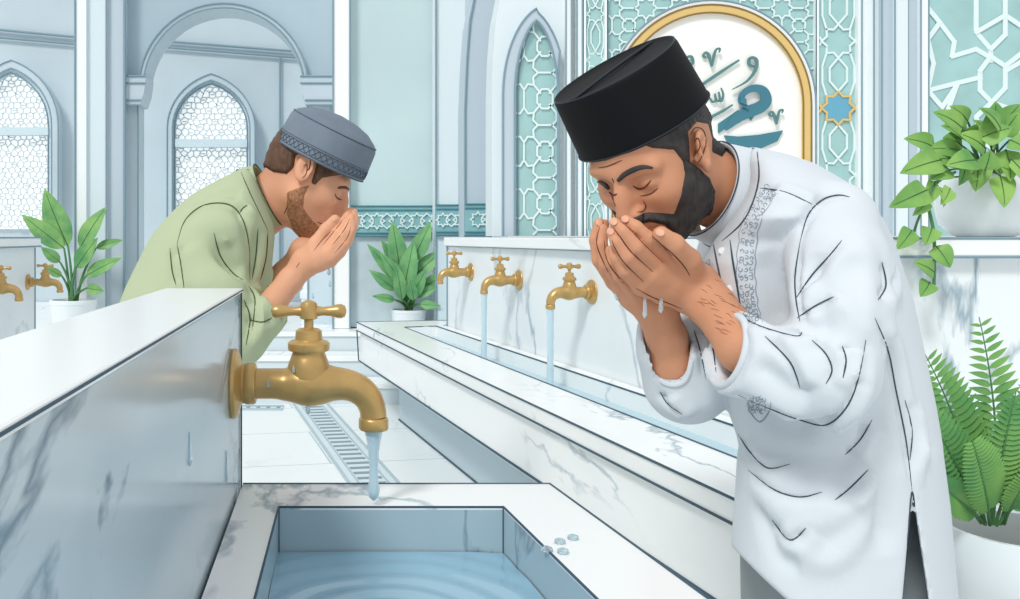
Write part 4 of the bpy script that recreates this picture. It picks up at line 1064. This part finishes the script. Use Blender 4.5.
lines = [[(800, 242), (808, 215), (822, 200), (838, 195), (850, 197)], [(800, 242), (795, 275), (796, 300), (800, 322)], [(760, 188), (785, 192), (812, 204)],
         [(738, 314), (760, 326), (795, 336), (802, 332)], [(812, 340), (826, 354), (832, 370), (826, 384)], [(842, 345), (846, 360), (843, 378)], [(796, 298), (812, 275), (830, 255), (842, 240)], [(797, 318), (815, 306), (835, 296)],
         [(738, 434), (750, 452), (768, 468), (790, 464)], [(748, 470), (775, 490), (800, 497), (822, 492)], [(772, 520), (790, 540), (806, 528)], [(875, 318), (888, 350), (896, 390), (906, 440), (912, 490)], [(905, 400), (912, 430), (910, 460)],
         [(878, 300), (886, 285), (882, 262)], [(660, 392), (668, 404), (682, 414)], [(738, 395), (770, 409), (800, 420), (826, 425), (846, 408), (858, 380), (866, 340)], [(694, 330), (700, 350), (706, 378)], [(702, 322), (712, 345), (716, 372)], [(872, 420), (860, 440), (845, 455)], [(868, 470), (850, 488), (835, 500)], [(765, 336), (790, 362), (800, 388)]]
dents = [(l, -.0045, .006) for l in lines]+[([(x+9, y+3) for x, y in l], .005, .014) for l in lines[2:]]
dents += [([(755, 500), (780, 555), (800, 560)], -.006, .012), ([(870, 400), (880, 480), (885, 560)], -.007, .02), ([(745, 480), (800, 520), (850, 500), (885, 440)], .008, .018), ([(770, 540), (830, 560), (880, 500)], .006, .016),
          ([(760, 250), (775, 300), (785, 330)], -.005, .018), ([(815, 250), (822, 300), (820, 340)], -.006, .012), ([(860, 230), (866, 290), (860, 350)], .004, .014), ([(750, 360), (785, 385), (815, 400)], -.006, .014), ([(745, 405), (790, 425), (840, 425)], -.008, .018)]
kt.dent([(a, b*1.5, c) for a, b, c in dents])
kob = kt.mesh('kurta', KUR1, man)
m = MB()
for l in lines: surface_line(kt, m, l, .0008)  # mostly folds: crease shade drawn as dark lines, plus the armhole seam
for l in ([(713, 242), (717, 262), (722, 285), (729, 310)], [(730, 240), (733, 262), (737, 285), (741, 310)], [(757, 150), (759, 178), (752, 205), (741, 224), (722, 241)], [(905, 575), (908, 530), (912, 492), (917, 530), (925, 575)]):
    surface_line(kt, m, l, .0012)
m.build('seam_and_fold_lines', FOLD1, kob)
m = MB(); pc = W(729, 351, 1.02); pn = Vector((-.96, 0, .26)).normalized(); q = Vector((0, 0, 1)).rotation_difference(pn)
m.tube([pc+q @ Vector((.0405*math.cos(a*math.pi/24), .0405*math.sin(a*math.pi/24), .001)) for a in range(49)], .0042, 10)
m.build('cuff_hem', KUR1, kob); m = MB()
L = kt.line([(646, 322), (648, 345), (653, 368), (665, 384), (684, 383), (691, 364), (694, 342)], 0, 5)
if len(L) > 3: L = [sum(L[max(0, i-2):i+3], Vector())/len(L[max(0, i-2):i+3]) for i in range(len(L))]; m.tube(L, .0034, 8)
m.build('cuff_hem', KUR1, kob)
m = MB(); curls(kt, m, [(770, 190), (752, 220), (746, 262), (748, 300), (753, 322)], 8, 30, seed=2); curls(kt, m, [(706, 262), (709, 280), (716, 300)], 5, 10, seed=3)
curls(kt, m, [(757, 398), (757, 412)], 7, 5, seed=5); surface_line(kt, m, [(747, 402), (750, 412), (760, 422), (769, 412), (771, 402)], .0007)
m.build('embroidery', THR1, kob)
for x, y in ((722, 251), (729.5, 289)):
    p = kt.pick(x, y, .0005)
    if p: MB().lathe([(.0001, -.001), (.0042, 0), (.0046, .001), (.004, .002), (.0001, .0022)], p, axis=(-.35, -.9, .1), n=20).build('button', mat('pearl_button', (236, 240, 242), .3), kob)
def collar(c, n, R, h, ry, m, parent, lbl=None):
    n = Vector(n).normalized(); th = .004; prof = []
    mb = MB(); mb.lathe([(R*1.08, -h/2), (R*1.06+th, -h/2), (R*.98+th, h/2-.002), (R*.98+th*.5, h/2), (R*.98-th*.3, h/2-.002), (R*1.0, -h/2)], c, axis=n, n=64, cap=False)
    return mb
mb = collar(c1, n1, .061, .040, 1, KUR1, kob); mb.build('collar', KUR1, kob)
m = MB(); q = Vector((0, 0, 1)).rotation_difference(n1)
for rr_, zz_ in ((.0645, .0198), (.0690, -.0190)): m.tube([c1+q @ Vector((rr_*math.cos(a*math.pi/32), rr_*math.sin(a*math.pi/32), zz_)) for a in range(65)], .0009, 6)
m.build('collar_edge', FOLD1, kob)
# trousers
m = MB()
a = W(792, 560, 1.24); b = W(908, 560, 1.2)
m.tube([(a.x+.03, 1.24, .60), (a.x, 1.24, .5), (a.x-.0, 1.24, .28), (a.x-.01, 1.24, .09)], [.068, .066, .062, .055], 24); m.tube([(b.x-.06, 1.2, .70), (b.x-.02, 1.2, .5), (b.x, 1.15, .28), (b.x, 1.13, .09)], [.07, .066, .062, .055], 24)
m.build('trousers', TRO, man)
# black cap
CAP = mat('black_velvet', (10, 13, 17), .65, spec=.2, var=.1, scale=20)
cap = thing('black_cap', W(642.5, 126.5, ZH), 'tall black felt cap on the bearded man’s head'.replace('’', "'"), 'cap')
cb = W(642.5, 126.5, ZH-.006); na = Vector((-.52, -.19, .84)).normalized()
m = MB().lathe([(.060, .0), (.0845, -.001), (.0862, .001), (.0858, .006), (.0815, .078), (.0805, .0815), (.0785, .083), (.075, .0815), (.05, .0800), (.0001, .0795)], cb, axis=na, n=72, cap=False)
m.build('crown', CAP, cap)
q = Vector((0, 0, 1)).rotation_difference(na); fd = (q.inverted() @ Vector((-.7, -.3, -.3))); fa = math.atan2(fd.y, fd.x)
m = MB().tube([cb+q @ Vector((t*math.cos(fa), t*math.sin(fa), .0815+.0015*math.cos(t*18))) for t in [(-.076+.152*i/20) for i in range(21)]], .0022, 8)
for rr_, zz_ in ((.0795, .0826), (.0865, .0015)): m.tube([cb+q @ Vector((rr_*math.cos(a*math.pi/36), rr_*math.sin(a*math.pi/36), zz_)) for a in range(73)], .0011, 6)
m.build('piping', mat('cap_piping', (40, 46, 54), .5), cap)
# water on the hands
for i, (x, y, L_) in enumerate(((617, 284, 'from the far hand'), (645, 301, 'from the palm edge'), (661, 296, 'from the wrist crease'))):
    p = W(x, y+6, 1.075 if i else 1.12)
    o = MB().tube([p+Vector((0, 0, .012)), p+Vector((0, 0, .004)), p-Vector((0, 0, .004)), p-Vector((0, 0, .010)), p-Vector((0, 0, .013))], [.0012, .002, .0024, .003, .0008], 10).build('water_drip', DROP)
    tag(o, 'clear drip of water hanging '+L_+' of the bearded man', 'water drop', "drips from the bearded man's hands")
# ================================================================== younger man in green
boy = thing('person', (-.35, 1.85, 0), 'young man in a sage green shirt and grey cap washing his face behind the partition', 'person')
M2 = [[.839, -.083, .537], [.043, .995, .087], [-.542, -.05, .839]]
ZB = 1.85
H2 = Head(tuple(W(304, 174.5, ZB)), .98, M2, -1, 0, .78)
nb2 = W(244, 222, 1.87)
head2 = H2.build([(tuple(W(290, 186, 1.86)), tuple(nb2), .056, .062)], h=.003, low=-.21, back=-.24)
def hands2(P):
    d = None
    F_ = [[(325, 247, 1.70, .0118), (337, 232, 1.70, .0098), (343.5, 222, 1.71, .0086), (348, 215, 1.72, .0074)], [(330, 251, 1.69, .0118), (342, 236, 1.685, .0100), (348.5, 225, 1.695, .0086), (351.5, 217, 1.705, .0074)],
          [(332, 257, 1.69, .0112), (345, 243, 1.685, .0096), (351, 231, 1.69, .0084), (352.5, 223, 1.70, .0072)], [(331, 262, 1.70, .0104), (341, 253, 1.695, .0086), (347, 244, 1.70, .0076), (350, 237, 1.705, .0066)]]
    for c in F_: e = chain(P, [(306, 262, 1.715, .023), ((306+c[0][0])/2, (262+c[0][1])/2, 1.70, .018), c[0]], .006); d = e if d is None else smin(d, e, .009)
    d = smin(d, chain(P, [(307, 257, 1.71, .018), (315, 244, 1.70, .0135), (326, 229, 1.70, .0112), (335, 219.5, 1.705, .0098)], .005), .012)
    d = smin(d, chain(P, [(305, 263, 1.715, .0235), (290, 281, 1.71, .0235), (255, 325, 1.67, .030)], .01), .014)
    for c in F_: d = smin(d, chain(P, c, .003), .0025)
    e = None
    G_ = [[(a[0]+3, a[1]-5, a[2]+.11-.0*j, a[3]) for a in c] for j, c in enumerate(F_)]
    for c in G_: q = chain(P, [(303, 250, 1.83, .022), ((306+c[0][0])/2, (252+c[0][1])/2, 1.815, .017), c[0]], .006); e = q if e is None else smin(e, q, .009)
    e = smin(e, chain(P, [(303, 252, 1.83, .0225), (285, 273, 1.85, .025), (250, 305, 1.9, .034)], .01), .014)
    for c in G_: e = smin(e, chain(P, c, .003), .0025)
    return smin(d, e, .002)
a = W(238, 345, 1.7); b = W(368, 205, 1.7)
V, Q = surface(hands2, (a.x, 1.62, a.z), (b.x, 1.93, b.z), .0034)
hnd2 = Skin(V, Q)
core = MB(); core.tube([nb2, W(215, 260, 1.85), W(180, 340, 1.85), W(165, 420, 1.85), W(165, 460, 1.85)], [.04, .07, .08, .08, .08], 20)
for yy in (1.75, 1.95):
    core.tube([(-.34, yy, .52), (-.36, yy, .30), (-.36, yy, .08)], [.065, .05, .038], 16); core.tube([(-.42, yy, .035), (-.36, yy, .045), (-.27, yy, .03), (-.2, yy, .02)], [.03, .04, .03, .018], 14)
core.tube([W(222, 235, 1.72), W(240, 335, 1.68)], [.025, .025], 14)
V = np.concatenate([head2.V, hnd2.V]); Q = np.concatenate([head2.Q, hnd2.Q+len(head2.V)])
Skin(V, Q).mesh('body', SKIN2, boy, extra=core)
cr = MB()
for pts in ([(335, 194), (337, 198), (342, 200)],): surface_line(head2, cr, pts, .0016)
for pts in ([(317, 222), (323, 224), (328, 224)], [(331, 217), (334, 219), (337, 216)], [(303, 166), (307, 165), (306, 174), (302, 178)], [(288, 205), (284, 214)]):
    surface_line(head2, cr, pts, .001)
for pts in ([(322, 246), (336, 229), (345, 217)], [(331, 247), (344, 230), (350, 218)], [(334, 254), (347, 238), (351, 226)], [(313, 252), (322, 240), (331, 231)], [(300, 262), (296, 268)]): surface_line(hnd2, cr, pts, .0008, -.0003)
cr.build('skin_creases', SKL, boy)
nl = MB(); nail(nl, hnd2, 334.5, 219, 2, -2, .006, .0045); nl.build('thumbnail', NAIL, boy)
br = MB(); L = head2.line([(338, 188), (343, 187), (348, 189), (352, 194)], .001, 5); n = len(L)
if n > 2: br.tube(L, [.0034*(.5+.6*math.sin(math.pi*i/(n-1))) for i in range(n)], 8)
br.build('eyebrow', HAIR2, boy)
hp2 = [(250, 100), (250, 150), (262, 165), (273, 172), (287, 174), (294, 167), (296, 155), (309, 152), (317, 160), (315, 170), (311, 183), (315, 185), (322, 178), (340, 175), (350, 168), (340, 100)]
H2.shell(head2, hp2, .0075, .0012, 'hair', HAIR2, boy, ramp=3, extra=lambda L: L[:, 2] < .075)
bp2 = [(311, 184), (305, 196), (304, 208), (313, 220), (322, 229), (322, 250), (302, 246), (293, 232), (286, 214), (286, 192), (298, 187)]
H2.shell(head2, bp2, .0028, .0008, 'beard', BEARD2, boy, ramp=9, freq=160, extra=lambda L: ~((L[:, 0] < .012) & (L[:, 2] < -.085)))
rows2 = [(168, 240, 252, .03), (173, 232, 254, .06), (180, 218, 257, .10), (195, 191, 262, .15), (210, 174, 268, .18), (225, 160, 274, .20), (235, 152, 275, .20), (245, 146, 274, .20), (265, 136, 272, .20), (285, 126, 269, .20), (305, 118, 264, .20), (325, 111, 257, .19),
         (350, 104, 246, .18), (375, 98, 236, .18), (420, 94, 226, .17), (520, 90, 216, .17), (600, 90, 214, .17), (601, 90, 214, .17)]
c2 = W(261, 199, 1.86); n2 = Vector((.90, -.10, .42)).normalized()
def kurta2(P):
    d = loft(P, rows2, ZB, kx=-.16)
    d = smax(d, (EH-.68)-P[:, 2], .005)
    nk = d_cap(P, tuple(c2+n2*.12), tuple(c2-n2*.017), .073, .073); d = smax(d, -nk, .004)
    s = chain(P, [(212, 238, 1.72, .062), (224, 290, 1.68, .060), (238, 335, 1.665, .052)], .02)
    s2 = chain(P, [(240, 338, 1.665, .050), (262, 314, 1.68, .043), (285, 288, 1.70, .04)], .02)
    s = smin(s, s2, .02); s = smax(s, halfplane(P, W(272, 302, 1.69), (.62, 0, .78)), .002)
    s = smax(s, -chain(P, [(290, 280, 1.70, .036), (262, 314, 1.68, .036)], .001), .003)
    return smin(d, s, .012)
a = W(90, 700, 1.85); b = W(300, 150, 1.85)
V, Q = surface(kurta2, (a.x-.03, 1.56, .25), (b.x, 2.1, b.z), .0075)
kt2 = Skin(relax(V, Q, 2, .4), Q)
lines2 = [[(177, 244), (184, 222), (198, 208), (215, 203), (232, 206), (243, 220), (249, 245), (250, 280)], [(177, 244), (181, 265), (184, 288)], [(214, 233), (220, 255), (232, 272), (243, 280)], [(258, 228), (256, 255), (252, 280)], [(268, 232), (266, 258), (260, 282)],
          [(247, 205), (242, 209), (240, 213)], [(248, 285), (255, 300), (252, 330)], [(244, 300), (250, 318), (246, 345)], [(170, 248), (172, 270), (176, 285)], [(250, 320), (262, 322), (272, 318)]]
kt2.dent([(l, -.010, .011) for l in lines2]+[([(x+7, y+3) for x, y in l], .007, .018) for l in lines2[1:]]+[([(190, 200), (225, 190), (243, 195)], -.014, .018), ([(225, 240), (232, 262), (240, 275)], -.016, .018), ([(195, 240), (200, 270), (205, 290)], .006, .02)])
kb2 = kt2.mesh('shirt', KUR2, boy)
m = MB()
for l in lines2+[[(241, 172), (250, 193), (261, 216), (268, 231)], [(267, 285), (276, 300), (282, 317)]]: surface_line(kt2, m, l, .0012)  # shirt fold shading inked in as dark lines, along with its real seams
m.build('seam_and_fold_lines', FOLD2, kb2)
collar(c2, n2, .067, .038, 1, KUR2, kb2).build('collar', KUR2, kb2)
m = MB(); q = Vector((0, 0, 1)).rotation_difference(n2)
for rr_, zz_ in ((.0705, .0188), (.0755, -.018)): m.tube([c2+q @ Vector((rr_*math.cos(a*math.pi/32), rr_*math.sin(a*math.pi/32), zz_)) for a in range(65)], .0013, 6)
m.build('collar_edge', FOLD2, kb2)
m = MB()
for yy in (1.77, 1.93): m.tube([(-.33, yy, .45), (-.35, yy, .28), (-.36, yy, .09)], [.08, .07, .06], 20)
m.build('trousers', TRO, boy)
GCAP = mat('grey_felt', (124, 136, 150), .85, spec=.15, var=.06, scale=20)
cap2 = thing('grey_cap', W(323, 159, ZB), 'rounded grey cap with a patterned band on the young man in green', 'cap')
cb = W(320, 160.5, ZB); na = Vector((.445, -.14, .89)).normalized(); q = Vector((0, 0, 1)).rotation_difference(na)
MB().lathe([(.07, .001), (.0965, 0), (.0985, .002), (.0985, .03), (.096, .062), (.093, .070), (.086, .077), (.065, .090), (.035, .098), (.0001, .101)], cb, axis=na, n=64, cap=False).build('crown', GCAP, cap2)
m = MB(); TG = mat('band_thread', (84, 96, 110), .8)
def circ(r, z, w=.0011): m.tube([cb+q @ Vector((r*math.cos(a*math.pi/36), r*math.sin(a*math.pi/36), z)) for a in range(73)], w, 6)
circ(.0988, .006, .0007); circ(.0990, .022, .0007); circ(.0988, .026, .0007); circ(.0935, .0705, .001); circ(.0985, .0005, .0012)
for i in range(48):
    a0 = i*2*math.pi/48
    for s in (-1, 1): m.tube([cb+q @ Vector((.0992*math.cos(a0+s*u*.055), .0992*math.sin(a0+s*u*.055), .007+.014*(u+1)/2)) for u in (-1, -.5, 0, .5, 1)], .0007, 5)
m.build('patterned_band', TG, cap2)
for i, (x, y) in enumerate(((348, 273), (351, 285), (318, 294))):
    o = dropmesh(W((332+x)/2 if 0 else (329 if i < 2 else 313)+(i == 1)*1, y if i < 2 else 297, 1.7), .0045-.0006*i).build('falling_drop', DROP)
    tag(o, ['upper', 'middle', 'lowest'][i]+" water drop falling from the young man's hands", 'water drop', "drops falling from the young man's hands")
